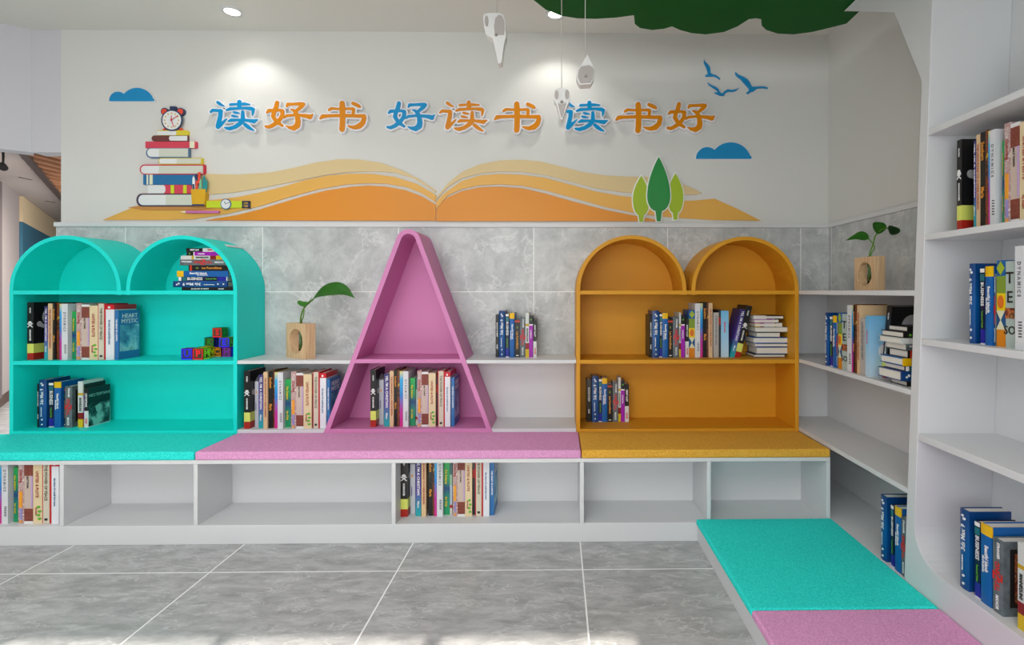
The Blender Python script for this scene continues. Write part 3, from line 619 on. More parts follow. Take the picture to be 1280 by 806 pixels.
def block(x0, x1, z0, z1, y0=-.0016, y1=.0005):
    bm = bmesh.new(); bx(bm, x0, x1, y0, y1, z0, z1); return bm
def side_shape(t, pts, mi=0):
    bm = bmesh.new(); prism(bm, pts, t-.0002, t+.0008, 'X'); return bm
def skull_extra(t, h, w, r_):
    out = []
    bm = bmesh.new(); prism(bm, circ(t/2, h*.645, t*.27, 14), -.0022-r_, 0); prism(bm, [(t*.32, h*.60), (t*.68, h*.60), (t*.68, h*.635), (t*.32, h*.635)], -.0022-r_, 0)
    for s_ in (-1, 1): prism(bm, [(t/2-s_*t*.42, h*.575), (t/2-s_*t*.38, h*.565), (t/2+s_*t*.42, h*.625), (t/2+s_*t*.38, h*.635)], -.0024-r_, 0)
    out.append(('skull_emblem', bm, TW))
    bm = bmesh.new(); prism(bm, circ(w*.62, h*.74, w*.30, 22, ry=h*.15), t-.0002, t+.0008, 'X'); prism(bm, [(w*.2, h*.58), (w*.3, h*.63), (w*.9, h*.50), (w*.9, h*.44)], t-.0002, t+.0009, 'X'); prism(bm, circ(w*.22, h*.62, w*.1, 12), t-.0002, t+.001, 'X'); prism(bm, circ(w*.5, h*.42, w*.1, 12), t-.0002, t+.001, 'X')
    bm2 = bmesh.new(); bmesh.ops.delete(bm2, geom=[])
    out.append(('cover_art', bm, mat('bone_grey', (172, 172, 172), .5))); bm2.free(); return out
K_ = M('black', (22, 22, 22)); LY = M('pale_yellow', (214, 220, 104)); RD = M('brick_red', (172, 34, 22))
kind('skull', .032, .312, .15, [(0, .12, RD), (.12, .28, LY), (.28, 1, K_)], [('ROMANCER', .43, .011, TW, 'down', .5), ('HUGH', .86, .010, TW, 'down', .5)], skull_extra, 'black skull book')
kind('white_slim', .036, .248, .13, [(0, 1, M('grey_white', (196, 198, 206)))], [('evolution', .45, .012, TPK, 'down', .35)], lambda t, h, w, r_: [('emblem', block(t*.3, t*.55, h*.74, h*.79), TO)], 'short pale grey book')
kind('purple', .029, .290, .14, [(0, 1, ramp_mat('cover_purple_teal', [(0, (20, 160, 160)), (.12, (30, 150, 170)), (.4, (80, 60, 150)), (1, (44, 38, 104))], 'Z', .4))], [("YES, I'M A CHRISTIAN", .66, .0185, TW, 'down', .5), ('Mann', .2, .015, TW, 'down', .5)], None, 'purple-to-teal book with white title')
kind('tan', .021, .306, .15, [(0, 1, M('tan', (216, 184, 142)))], [('THE LONG ROAD TO A WIDE HORIZON', .55, .0115, TBR, 'down', .5)], None, 'tall slim tan book')
kind('blackgold', .018, .308, .13, [(0, .8, K_), (.8, 1, K_)], [('Southern', .8, .016, TO, 'down', .5), ('Maria', .37, .016, TO, 'down', .5)], None, 'slim black book with gold letters')
kind('mottled', .016, .310, .14, [(0, 1, ramp_mat('cover_mottled', [(.36, (22, 16, 12)), (.47, (120, 70, 16)), (.52, (150, 36, 30)), (.58, (24, 60, 20)), (.7, (206, 160, 40))], 'N', .5, 'LINEAR', nscale=38))], (), None, 'slim book with dark orange and green pattern')
kind('rainbow', .015, .304, .15, [(0, 1, ramp_mat('cover_rainbow', [(0, (206, 30, 130)), (.3, (180, 40, 150)), (.55, (20, 120, 200)), (.85, (40, 170, 220)), (1, (222, 210, 130))], 'Z', .4))], (), None, 'slim book shading from blue to magenta')
def dyn(t, h, w, r_):
    out = []; bm = bmesh.new()
    for k in range(6): bx(bm, t*.45, t*.8, -.0014, .0005, h*(.12+.028*k), h*(.13+.028*k))
    out.append(('small_print', bm, TK)); return out
kind('dynamic', .027, .304, .16, [(0, 1, M('white', (214, 216, 220)))], [('D Y N A M I C S', .68, .015, mat('title_grey', (120, 120, 124), .5), 'down', .5)], dyn, 'white book with spaced grey letters')
kind('green', .030, .262, .14, [(0, 1, ramp_mat('cover_green', [(0, (20, 150, 90)), (.35, (16, 130, 110)), (.5, (16, 60, 120)), (.65, (20, 140, 90)), (1, (30, 170, 80))], 'Z', .4))], [('Fun Science', .72, .015, TYE, 'down', .4), ('for Kids', .25, .015, TYE, 'down', .4)], lambda t, h, w, r_: [('disc', (lambda b_: (prism(b_, circ(w*.2, h*.45, w*.2, 20), t-.0002, t+.0008, 'X'), b_)[1])(bmesh.new()), mat('disc_navy', (28, 34, 120), .4))], 'short green book with dark blue centre')
kind('pale_mix', .014, .264, .13, [(0, .12, M('mix_white', (206, 212, 200))), (.12, .18, RD), (.18, .55, M('mix_sky', (176, 196, 210))), (.55, .75, M('mix_mint', (150, 190, 160))), (.75, 1, M('mix_teal', (60, 110, 110)))], (), None, 'narrow short book in pale bands')
kind('floral', .022, .308, .14, [(0, 1, ramp_mat('cover_floral', [(.35, (206, 200, 196)), (.5, (176, 130, 130)), (.65, (214, 206, 200))], 'N', .5, nscale=60))], [('Charming', .74, .016, TBR, 'down', .5)], lambda t, h, w, r_: [('orange_band', block(t*.2, t*.72, h*.25, h*.5), mat('fl_orange', (232, 156, 40), .45)), ('lilac_band', block(t*.3, t*.68, h*.07, h*.24), mat('lilac', (150, 140, 196), .45)), ('emblem', block(t*.3, t*.68, h*.02, h*.05), mat('fl_orange', (232, 156, 40), .45))], 'mottled pale book with orange lower band')
def brown_extra(t, h, w, r_): return [('side_stripe', block(t*.82, t, h*.26, h*.76), mat('lavender', (186, 156, 200), .5))]
kind('brown', .037, .300, .15, [(0, .04, M('br_white', (222, 222, 222))), (.04, .24, ramp_mat('leather_brown', [(.3, (112, 48, 38)), (.7, (140, 70, 54))], 'N', .6, nscale=90)), (.24, .76, M('beige_grey', (200, 180, 168))), (.76, .96, ramp_mat('leather_brown', [], 'N')), (.96, 1, M('br_white', (222, 222, 222)))], [('SALT TOWN', .66, .010, TK, 'down', .4)], brown_extra, 'book with brown leather ends and beige middle', 0, M('beige_grey', (200, 180, 168)))
def leaves_extra(t, h, w, r_):
    bm = bmesh.new()
    for k, (x, z) in enumerate(((.62, .27), (.75, .20), (.6, .14), (.72, .08))): prism(bm, circ(t*x, h*z, t*.2, 10, ry=t*.16), -.0016, 0)
    return [('leaf_emblem', bm, TGR)]
kind('cream', .037, .294, .15, [(0, 1, M('cream', (222, 202, 162)))], [('UNITED & PLOTE', .64, .0165, TBR, 'down', .45), ('Pia Dolari', .2, .010, TBR, 'down', .35)], leaves_extra, 'cream book with green leaf motif')
kind('darkred', .013, .268, .13, [(0, .68, M('ink', (44, 48, 54))), (.68, .84, RD), (.84, 1, M('ink', (44, 48, 54)))], (), None, 'narrow dark book with red band')
def rb_extra(t, h, w, r_): return [('beige_strip', block(t*.12, t*.82, 0.001, h-.001), mat('strip_beige', (206, 200, 180), .5)), ('emblem', block(t*.3, t*.62, h*.05, h*.085, -.003), TK)]
kind('redbeige', .038, .306, .15, [(0, 1, M('red', (196, 24, 34)))], [('THE POWER OF PEACE', .64, .0165, mat('title_olive', (110, 104, 84), .5), 'down', .45)], lambda t, h, w, r_: [(n_, b_, m_) for n_, b_, m_ in rb_extra(t, h, w, r_)], 'red book with wide beige spine strip')
for o_ in KINDS['redbeige']['parts']:
    if o_.name.startswith('title'): o_.location.y = -.0034
kind('whitered', .030, .300, .15, [(0, .91, M('snow', (222, 224, 230))), (.91, 1, M('red2', (196, 20, 34)))], [('the story of a small blue town', .5, .011, SBL, 'down', .45)], lambda t, h, w, r_: [('emblem', block(t*.3, t*.55, h*.93, h*.965), TW)], 'white book with red head band')
SKY = ramp_mat('cover_sky', [(.3, (24, 70, 130)), (.48, (90, 160, 190)), (.6, (170, 210, 220)), (.75, (60, 90, 90))], 'N', .4, nscale=14)
def heart_extra(t, h, w, r_):
    out = []; bm = bmesh.new(); prism(bm, [(w*.06, h*.16), (w*.96, h*.16), (w*.96, h*.70), (w*.06, h*.70)], t-.0002, t+.0009, 'X'); out.append(('cover_picture', bm, SKY))
    for s_, z in (('HEART', .88), ('MYSTIC', .77)):
        me = text_mesh(s_, .034, TW, 0).copy(); bm = bmesh.new(); bm.from_mesh(me)
        bm.transform(Matrix.Translation((t+.0012, w*.52, h*z)) @ Matrix.Rotation(PI/2, 4, 'Z') @ Matrix.Rotation(PI/2, 4, 'X')); out.append(('cover_title', bm, TW))
    return out
kind('heart', .020, .268, .143, [(0, 1, M('heart_blue', (44, 110, 170)))], [('THE HEART OF A MYSTIC', .6, .0105, TW, 'down', .5)], heart_extra, 'blue book with sky picture on its cover')
# technical set
kind('black_thin', .0165, .240, .13, [(0, 1, K_)], [('BLACK SKY AT NIGHT', .65, .008, TW, 'down', .5), ('COAST', .25, .008, TW, 'down', .5)], None, 'plain black thin book')
def sw(t, h, w, r_):
    bm = bmesh.new(); prism(bm, circ(t*.42, h*.925, t*.12, 10), -.0016-r_, 0); prism(bm, circ(t*.58, h*.89, t*.14, 10), -.0016-r_, 0); prism(bm, circ(t*.5, h*.17, t*.12, 8), -.0016-r_, 0); prism(bm, circ(t*.5, h*.07, t*.12, 8), -.0016-r_, 0)
    return [('emblem', bm, TW)]
kind('max', .034, .262, .14, [(0, 1, ramp_mat('cover_azure', [(0, (8, 64, 128)), (.5, (8, 84, 150)), (1, (10, 60, 118))], 'Z', .3))], [('3ds Max 9', .65, .021, TW, 'up', .5), ('Reference handbook', .33, .006, TW, 'up', .4)], sw, 'thick bright blue book', .004)
def biz(t, h, w, r_): return [('top_block', block(t*.05, t*.95, h*.94, h*.99), TW), ('photo_block', block(t*.05, t*.95, h*.83, h*.92), mat('photo_teal', (26, 108, 120), .4))]
kind('business', .020, .246, .13, [(0, .02, M('biz_white', (210, 210, 214))), (.02, .2, M('royal', (30, 30, 150))), (.2, 1, M('midnight', (10, 16, 56)))], [('BUSINESS', .66, .0185, TW, 'down', .5), ('Tools and Tricks', .33, .008, TGR, 'down', .5)], biz, 'narrow midnight blue book')
kind('blueyellow', .028, .250, .14, [(0, .87, M('cobalt', (14, 92, 164))), (.87, 1, M('signal_yellow', (232, 184, 0)))], [('Beautiful Islands', .58, .013, TW, 'down', .6), ('atlas of the quiet seas', .5, .006, TW, 'down', .3)], None, 'blue book with yellow head band', .002, M('cobalt', (14, 92, 164)))
kind('blackorange', .028, .214, .13, [(0, .92, K_), (.92, .97, M('ember', (190, 50, 20))), (.97, 1, K_)], [('Les Fourmillants', .45, .015, TO, 'down', .5)], lambda t, h, w, r_: [('emblem', block(t*.35, t*.65, h*.76, h*.82), mat('olive', (104, 120, 50), .5)), ('foot_mark', block(t*.25, t*.75, h*.04, h*.06), TW)], 'black book with orange title')
def oz(t, h, w, r_):
    out = []; bm = bmesh.new(); prism(bm, [(w*.15, h*.12), (w*.9, h*.12), (w*.9, h*.9), (w*.15, h*.9)], t-.0002, t+.0009, 'X'); out.append(('cover_frame', bm, mat('frame_black', (20, 18, 18), .5)))
    bm = bmesh.new(); prism(bm, [(w*.25, h*.18), (w*.85, h*.18), (w*.85, h*.84), (w*.25, h*.84)], t+.0002, t+.0014, 'X'); out.append(('cover_picture', bm, ramp_mat('fire_print', [(.35, (30, 10, 6)), (.48, (110, 40, 20)), (.55, (190, 110, 60)), (.62, (60, 20, 12)), (.7, (200, 150, 90))], 'N', .5, nscale=26))); return out
kind('greyz', .030, .226, .14, [(0, 1, ramp_mat('cover_slate', [(.3, (78, 88, 94)), (.7, (112, 122, 126))], 'N', .5, nscale=30))], [('ONE  FULL', .5, .019, TR, 'down', .5), ('Z', .5, .040, TR, 'down', .5), ('STRANGER', .85, .010, TW, 'down', .6), ('MANOR', .15, .012, TW, 'down', .5)], oz, 'slate book with red letters', .002)
kind('whiteyellow', .0195, .252, .13, [(0, .18, M('mustard', (212, 180, 20))), (.18, .32, M('maroon', (132, 20, 24))), (.32, .7, M('pearl', (206, 210, 206))), (.7, .75, M('ochre', (196, 160, 30))), (.75, 1, M('pearl', (206, 210, 206)))], [('MANNEQUINS', .5, .0115, TK, 'down', .5)], None, 'pale book with mustard foot')
kind('magenta', .0205, .236, .13, [(0, .76, M('magenta', (160, 20, 170))), (.76, .79, TW), (.79, 1, K_)], [('crossing lines', .55, .009, TW, 'down', .5)], lambda t, h, w, r_: [('emblem', (lambda b_: (prism(b_, circ(t*.5, h*.9, t*.22, 10), -.0016, 0), b_)[1])(bmesh.new()), TGR)], 'magenta book with black head')
kind('whiteblack', .0187, .214, .13, [(0, .42, M('chalk', (214, 214, 214))), (.42, 1, K_)], [('NIGHT ALLEY', .7, .011, TW, 'down', .5), ('NOVEL', .16, .011, TR, 'down', .5)], None, 'half white, half black book')
def noir(t, h, w, r_):
    out = []; pr = lambda p, d: (lambda b_: (prism(b_, [(w*a, h*c_) for a, c_ in p], t-.0002, t+d, 'X'), b_)[1])(bmesh.new())
    out.append(('cover_picture', pr([(.02, .02), (.98, .02), (.98, .6), (.8, .66), (.3, .66), (.02, .55)], .0006), ramp_mat('noir_print', [(.38, (12, 20, 22)), (.5, (50, 88, 86)), (.6, (140, 186, 176))], 'N', .5, nscale=18)))
    out.append(('hat_shape', pr([(.05, .52), (.3, .66), (.7, .70), (.98, .6), (.8, .56), (.5, .58), (.25, .5)], .0012), K_)); out.append(('face_shape', pr([(.32, .5), (.5, .55), (.62, .5), (.56, .36), (.42, .32), (.34, .4)], .0014), mat('noir_skin', (130, 176, 166), .5)))
    me = text_mesh('НЕСТЕРПИНЕ', .0205, TW, 0).copy(); bm = bmesh.new(); bm.from_mesh(me); bm.transform(Matrix.Translation((t+.0012, w*.52, h*.8)) @ Matrix.Rotation(PI/2, 4, 'Z') @ Matrix.Rotation(PI/2, 4, 'X')); out.append(('cover_title', bm, mat('noir_title', (150, 196, 190), .5)))
    return out
kind('noir', .020, .214, .14, [(0, .42, M('chalk', (214, 214, 214))), (.42, 1, M('noir_dark', (20, 30, 30)))], [('НЕСТЕРПИНЕ', .7, .011, TW, 'down', .5), ('НОВА', .16, .011, TR, 'down', .5)], noir, 'book with a dark teal portrait under a wide hat')
def patch(t, h, w, r_):
    d_ = lambda a, b_, c_: (lambda q: (prism(q, [(t*.5, h*a), (t*.95, h*b_), (t*.5, h*c_), (t*.05, h*b_)], -.0018, 0), q)[1])(bmesh.new())
    out = [('diamond', d_(.83, .91, .99), mat('diamond_lime', (160, 180, 40), .5))]
    bm = bmesh.new(); prism(bm, [(t*.02, h*.2), (t*.98, h*.2), (t*.5, h*.31)], -.0018, 0); prism(bm, [(t*.02, h*.42), (t*.98, h*.42), (t*.5, h*.31)], -.0018, 0); out.append(('triangles', bm, mat('tri_cream', (214, 214, 180), .5)))
    bm = bmesh.new(); prism(bm, circ(t*.5, h*.52, t*.34, 18, ry=h*.075), -.0018, 0); out.append(('oval', bm, mat('oval_orange', (216, 110, 30), .5)))
    return out
kind('patch', .030, .266, .14, [(0, .2, M('p_orange', (214, 130, 20))), (.2, .42, M('p_blue', (24, 78, 130))), (.42, .62, M('p_yellow', (232, 200, 20))), (.62, .82, M('p_olive', (124, 150, 50))), (.82, 1, M('p_azure', (24, 96, 164)))], [('OB', .52, .014, TK, 'down', .5)], patch, 'patchwork book with lime diamond')
kind('teso', .034, .262, .14, [(0, .2, M('sage', (170, 186, 180))), (.2, .42, M('sage', (170, 186, 180))), (.42, 1, M('sage', (170, 186, 180)))], [('T', .8, .05, TK, 'flat', .5), ('E', .58, .05, TK, 'flat', .5), ('SO', .2, .036, TK, 'flat', .5)], lambda t, h, w, r_: [('photo_strip', block(0, t, h*.34, h*.46), ramp_mat('fire_print', [], 'N'))], 'sage book with large black letters')
kind('grey_plain', .026, .252, .13, [(0, 1, M('stone', (178, 172, 166)))], [('A HOUSE OF SALT AND LIGHT', .6, .012, mat('title_grey', (120, 120, 124), .5), 'down', .5)], None, 'plain stone grey book')
def ball(t, h, w, r_):
    out = []
    for k, (a, m_) in enumerate(((0, mat('ball_red', (196, 40, 50), .5)), (PI*2/3, mat('ball_white', (224, 224, 224), .5)), (PI*4/3, mat('ball_blue', (30, 50, 140), .5)))):
        bm = bmesh.new(); prism(bm, [(w*.55, h*.42)]+circ(w*.55, h*.42, w*.26, 8, a, a+PI*2/3), t-.0002, t+.0009, 'X'); bm2 = bm
        out.append(('ball_segment', bm, m_))
        bm = bmesh.new(); prism(bm, [(w*.55, h*.42)]+circ(w*.55, h*.42, w*.26, 8, a, a+PI*2/3), -.0009, .0002, 'X'); out.append(('ball_segment', bm, m_))
    return out
kind('skyblue', .034, .262, .14, [(0, 1, ramp_mat('cover_skyblue', [(0, (190, 214, 230)), (.5, (150, 200, 232)), (1, (110, 180, 222))], 'Z', .4))], [('summer at sea', .65, .010, TR, 'down', .5)], ball, 'light blue beach ball book')
kind('plum', .030, .284, .14, [(0, 1, M('plum', (52, 40, 92)))], [('YES', .8, .016, TPK, 'down', .5)], None, 'dark plum book')
kind('plain_grey', .024, .20, .17, [(0, 1, M('grey_board', (150, 154, 160)))], (), None, 'grey bound book')

def row(items, yfront, z, place, group, sy=1):
    "a row facing the room: (kind, left px, right px, recess)"
    prev = -99
    for it in items:
        key, a, b_, rc = it[:4]; k = KINDS[key]; y = yfront+rc
        x0 = onY(a, 400, y)[0]; x1 = onY(b_, 400, y)[0]; x0 = max(x0, prev+.0004)
        if x1-x0 < .006: x1 = x0+.006
        prev = x1; w = min(k['w']*sy, YMAX-.0035-y)
        m_ = Matrix.Translation((x0, y, z)) @ Matrix.Diagonal(((x1-x0)/k['t'], w/k['w'], 1, 1))
        dupbook(key, m_, '%s, %s' % (k['desc'], place), group)
YMAX = YB-.014
LONG = [('skull', 463, 469.9, 0), ('white_slim', 472.5, 479.5, .05), ('purple', 480.1, 486.8, .008), ('tan', 487.1, 491.9, 0), ('blackgold', 492.4, 496.3, .01), ('mottled', 496.6, 499.5, .012), ('rainbow', 499.7, 503.6, .004), ('dynamic', 503.8, 510.3, 0), ('green', 512.6, 518.9, .025), ('pale_mix', 519, 521.6, .035), ('floral', 521.7, 527, 0), ('brown', 527.1, 535.4, 0), ('cream', 535.7, 544.4, 0), ('darkred', 544.7, 547.2, .02), ('redbeige', 547.3, 555.9, 0), ('whitered', 556.1, 562.8, 0), ('heart', 563.9, 568, .01)]
row(LONG, 2.868, .459, 'bottom of the pink A-shaped bookcase', 'novels in the pink bookcase')
row([('skull', 33.9, 41.9, 0), ('white_slim', 51.5, 54.5, .075), ('purple', 55.2, 59.8, .006), ('tan', 59.9, 65.2, 0), ('blackgold', 65.4, 69, .004), ('mottled', 69.1, 74.2, .012), ('rainbow', 74.4, 77, .002), ('dynamic', 77, 84.4, 0), ('green', 90, 95.2, .024), ('floral', 95.3, 101.7, 0), ('brown', 101.9, 111.6, 0), ('cream', 111.8, 122.3, 0), ('redbeige', 122.4, 131.8, 0), ('whitered', 132.1, 142.6, 0), ('heart', 143.5, 148.2, 0)], 2.873, .828, 'middle shelf of the turquoise bookcase', 'novels on the turquoise bookcase')
row([('skull', 305, 312.5, 0), ('white_slim', 318.5, 323, .04), ('purple', 323.2, 329, .006), ('tan', 329.2, 334.3, 0), ('blackgold', 335, 341, .01), ('mottled', 341.2, 343.2, .014), ('rainbow', 343.3, 347, .003), ('dynamic', 347, 353.6, 0), ('green', 356.2, 363.5, .024), ('floral', 363.8, 370, 0), ('brown', 370.2, 379, 0), ('cream', 379.3, 389.5, 0), ('darkred', 389.7, 391, .01), ('redbeige', 391.1, 399.5, 0), ('whitered', 399.9, 407.5, 0), ('heart', 408.6, 412.2, .004)], 2.850, .457, 'white shelf left of the pink bookcase', 'novels on the left white shelf')
YMAX = 2.765
z_ = .091
row([('skull', 500.2, 509.5, 0), ('white_slim', 512.6, 519, .035), ('purple', 519.5, 526.3, .008), ('tan', 526.8, 532.4, 0), ('blackgold', 535.5, 540.8, .01), ('mottled', 541, 543, .012), ('rainbow', 543, 546, .004), ('dynamic', 546.1, 553.4, 0), ('green', 554.9, 562, .022), ('pale_mix', 562.2, 565.2, .025), ('floral', 566, 571.8, 0), ('brown', 572, 581, 0), ('cream', 581.3, 590, 0), ('darkred', 590.8, 593.8, .02), ('redbeige', 594, 603.6, 0), ('whitered', 604, 611.6, 0), ('heart', 612.2, 617.5, .012)], 2.58, z_, 'bench cubby below the pink cushion', 'novels in the middle cubby', 1)
row([('skull', -46, -37, 0), ('white_slim', -34, -29, .04), ('purple', -28, -20, .008), ('tan', -19.5, -13, 0), ('mottled', -12.5, -8, .01), ('rainbow', -3, 1.7, .003), ('dynamic', 1.9, 9.6, 0), ('green', 17, 22.2, .02), ('floral', 22.6, 30, 0), ('brown', 30.2, 41, 0), ('cream', 41.3, 52.6, 0), ('redbeige', 52.9, 64, 0), ('whitered', 64.3, 73.4, 0)], 2.53, z_, 'leftmost bench cubby', 'novels in the left cubby', 1)
YMAX = YB-.014
TECH = [('black_thin', 619.5, 623.3, 0), ('max', 623.7, 631.2, 0), ('business', 632, 636.1, .003), ('blueyellow', 636.9, 643, 0), ('blackorange', 643.5, 649.8, 0), ('greyz', 650, 656.6, 0), ('whiteyellow', 656.8, 661.2, 0), ('magenta', 661.4, 666.1, .002), ('whiteblack', 666.6, 670.6, 0)]
YMAX = YB-.002
row(TECH, 2.945, .828, 'on the white shelf right of the pink bookcase', 'manuals on the right white shelf')
YMAX = YB-.014
row([('black_thin', 46.4, 48.8, .004), ('max', 48.9, 58, 0), ('business', 61, 67, .006), ('blueyellow', 67.6, 76, 0), ('blackorange', 80, 81.2, .02), ('greyz', 81.4, 90, 0), ('whiteyellow', 97.3, 103.4, .0), ('magenta', 103.5, 105, .006), ('noir', 105.2, 110.2, 0)], 2.905, .453, 'lowest shelf of the turquoise bookcase', 'manuals on the turquoise bookcase')
row([('black_thin', 733.5, 738.8, .004), ('max', 739.8, 748, 0), ('business', 748.4, 752.3, .002), ('blueyellow', 752.5, 759, 0), ('blackorange', 759.3, 765.6, .002), ('greyz', 766, 772.6, 0), ('whiteyellow', 772.9, 776, .004), ('magenta', 776.2, 780.8, .002), ('whiteblack', 781.2, 786, 0)], 2.985, .453, 'lowest shelf of the yellow bookcase', 'manuals on the yellow bookcase', .8)
row([('black_thin', 811.7, 815.3, 0), ('max', 815.5, 824.2, 0), ('business', 824.4, 827.7, 0), ('blueyellow', 827.9, 834.8, 0), ('blackorange', 835, 841, 0), ('greyz', 841.3, 848.7, 0), ('whiteyellow', 849, 851.2, .002), ('magenta', 851.4, 856, 0), ('whiteblack', 856.8, 861, 0), ('patch', 861.2, 868.6, 0), ('dynamic', 868.8, 875.2, 0), ('rainbow', 875.4, 878.4, 0), ('blackgold', 878.8, 883.5, .002), ('mottled', 883.7, 885.6, .002), ('tan', 885.8, 890.6, 0), ('grey_plain', 891.8, 898.4, 0), ('darkred', 898.6, 900.9, .004), ('skyblue', 901.3, 910.8, 0)], 2.93, .828, 'middle shelf of the yellow bookcase', 'books on the yellow bookcase')
# leaning pair on the yellow bookcase
def lean(key, bx_, by, bz, ang, place, group, rz=0, sx=1):
    k = KINDS[key]; m_ = Matrix.Translation((bx_, by, bz)) @ Matrix.Rotation(rz, 4, 'Z') @ Matrix.Rotation(ang, 4, 'Y') @ Matrix.Diagonal((sx, 1, .97, 1))
    dupbook(key, m_, '%s, %s' % (k['desc'], place), group)
x_, _ = onY(911.6, 446, 2.93); lean('purple', x_+.001, 2.93, .828, .235, 'leaning on the middle shelf of the yellow bookcase', 'books on the yellow bookcase', sx=.95)
x_, _ = onY(917.2, 446, 2.93); lean('skull', x_+.0036, 2.93, .828, .235, 'leaning on the middle shelf of the yellow bookcase', 'books on the yellow bookcase')
ORD = ['lowest', 'second', 'third', 'fourth', 'fifth', 'sixth', 'seventh', 'eighth', 'topmost']
def lying(key, X0, X1, yf, z0, z1, label, group, front=True, w=None):
    k = KINDS[key]; w = w or k['w']; sz = (X1-X0)/k['h']; sx = (z1-z0)/k['t']; sy_ = w/k['w']
    S_ = Matrix.Diagonal((sx, sy_, sz, 1)); R_ = Matrix.Rotation(-PI/2, 4, 'Y')
    if front: m_ = Matrix.Translation((X1, yf, z0)) @ R_ @ S_
    else: m_ = Matrix.Translation((X0, yf+w, z0)) @ Matrix.Rotation(PI, 4, 'Z') @ R_ @ S_
    dupbook(key, m_, label, group)
def stack(items, yf, z, place, group, front=True, w=.15, clamp=None):
    zz = z
    for i, (key, a, b_, h_) in enumerate(items):
        x0, x1 = onY(a, 400, yf)[0], onY(b_, 400, yf)[0]
        nm = ORD[i] if i < len(items)-1 else 'topmost'
        if clamp: x1 = min(x1, clamp[0]+math.sqrt(clamp[1]**2-max(0, zz+h_-1.205)**2)-.002)
        lying(key, x0, x1, yf, zz+.0003, zz+h_, '%s lying %s in the %s' % (KINDS[key]['desc'], nm, place), group, front, w); zz += h_
stack([('black_thin', 227, 293, .018), ('max', 216.5, 284.5, .034), ('business', 223, 284, .023), ('blueyellow', 221.3, 285.2, .032), ('blackorange', 235.6, 290, .031), ('greyz', 225, 283, .031), ('whiteyellow', 226, 284, .021), ('magenta', 233, 289, .021), ('whiteblack', 232.8, 284, .020)], 2.875, 1.204, 'stack under the turquoise right arch', 'manuals stacked in the turquoise arch', True, .12, (-2.016, .2735))
stack([('black_thin', 943, 981.6, .018), ('max', 946, 990, .040), ('business', 944, 985.5, .021), ('blueyellow', 942, 985.5, .033), ('blackorange', 946, 975.5, .029), ('greyz', 944, 986.5, .030), ('whiteyellow', 944, 978.5, .022), ('magenta', 943, 974, .022), ('whiteblack', 941.5, 980, .020)], 2.925, .828, 'stack on the yellow bookcase', 'manuals stacked on the yellow bookcase', False, .14)

def side_row(items, z, place, group, dx=.02, X=XR):
    "books facing the room from the side shelving: listed from the far one to the near one"
    prev = 99
    for key, a, b_, rc in items:
        k = KINDS[key]; x = X+dx+rc; y0 = onX(a, 400, x)[0]; y1 = onX(b_, 400, x)[0]; y0 = min(y0, prev-.0004)
        if y0-y1 < .006: y1 = y0-.006
        prev = y1
        m_ = Matrix.Translation((x, y0, z)) @ Matrix.Rotation(-PI/2, 4, 'Z') @ Matrix.Diagonal(((y0-y1)/k['t'], 1, 1, 1))
        dupbook(key, m_, '%s, %s' % (k['desc'], place), group)
side_row([('max', 1031.6, 1035.8, 0), ('business', 1037.6, 1040.6, 0), ('blueyellow', 1041, 1045, .0), ('greyz', 1045.3, 1047.6, .004), ('patch', 1047.8, 1051.8, 0), ('teso', 1052, 1058.6, .002), ('dynamic', 1058.9, 1064.4, 0), ('rainbow', 1064.5, 1065.8, 0), ('blackgold', 1066, 1068.6, .002), ('mottled', 1068.8, 1070.8, .002), ('tan', 1071.3, 1074.6, 0), ('grey_plain', 1075, 1081, .0), ('skyblue', 1081.6, 1086.5, 0)], .832, 'middle shelf of the side shelf unit', 'books on the side shelf unit')
# skull book leaning back against the stack there
k = KINDS['skull']; yy = onX(1096, 440, XR+.05)[0]
m_ = Matrix.Translation((XR+.075, 2.232, .832)) @ Matrix.Rotation(-PI/2, 4, 'Z') @ Matrix.Rotation(.14, 4, 'Y') @ Matrix.Diagonal((1, 1, 1, 1))
dupbook('skull', m_, k['desc']+', leaning against the stack on the side shelf unit', 'books on the side shelf unit')
zz = .832
for i, (key, x0, w_, h_) in enumerate([('black_thin', 1.348, .10, .021), ('max', 1.325, .145, .038), ('business', 1.34, .13, .020), ('blueyellow', 1.333, .145, .030), ('blackorange', 1.352, .12, .030), ('greyz', 1.345, .13, .026), ('whiteyellow', 1.325, .14, .022), ('magenta', 1.335, .14, .024), ('whiteblack', 1.35, .12, .021)]):
    nm = ORD[i] if i < 8 else 'topmost'
    lying(key, x0, x0+.245, 1.995, zz+.0003, zz+h_, '%s lying %s in the stack on the side shelf unit' % (KINDS[key]['desc'], nm), 'manuals stacked on the side shelf unit', True, w_); zz += h_
side_row([('max', 1101, 1108.4, 0), ('business', 1113.8, 1117, .0), ('blueyellow', 1118.5, 1126, 0), ('greyz', 1126.6, 1133, 0)], .105, 'bottom compartment of the side shelf unit', 'manuals at the foot of the side shelf unit', .012)
side_row([('skull', 1196, 1202, 0), ('purple', 1217, 1220, .0), ('tan', 1220.3, 1225, 0), ('blackgold', 1225.4, 1231.6, .0), ('mottled', 1231.8, 1235, .0), ('rainbow', 1235.2, 1237, 0), ('dynamic', 1237.2, 1244, 0), ('green', 1252.8, 1255, .01), ('floral', 1255.3, 1262.5, 0), ('brown', 1263, 1274, 0), ('cream', 1274.6, 1288, 0), ('redbeige', 1288.5, 1303, 0)], 1.404, 'upper shelf of the tree-shaped bookcase', 'novels on the tree-shaped bookcase', .05)
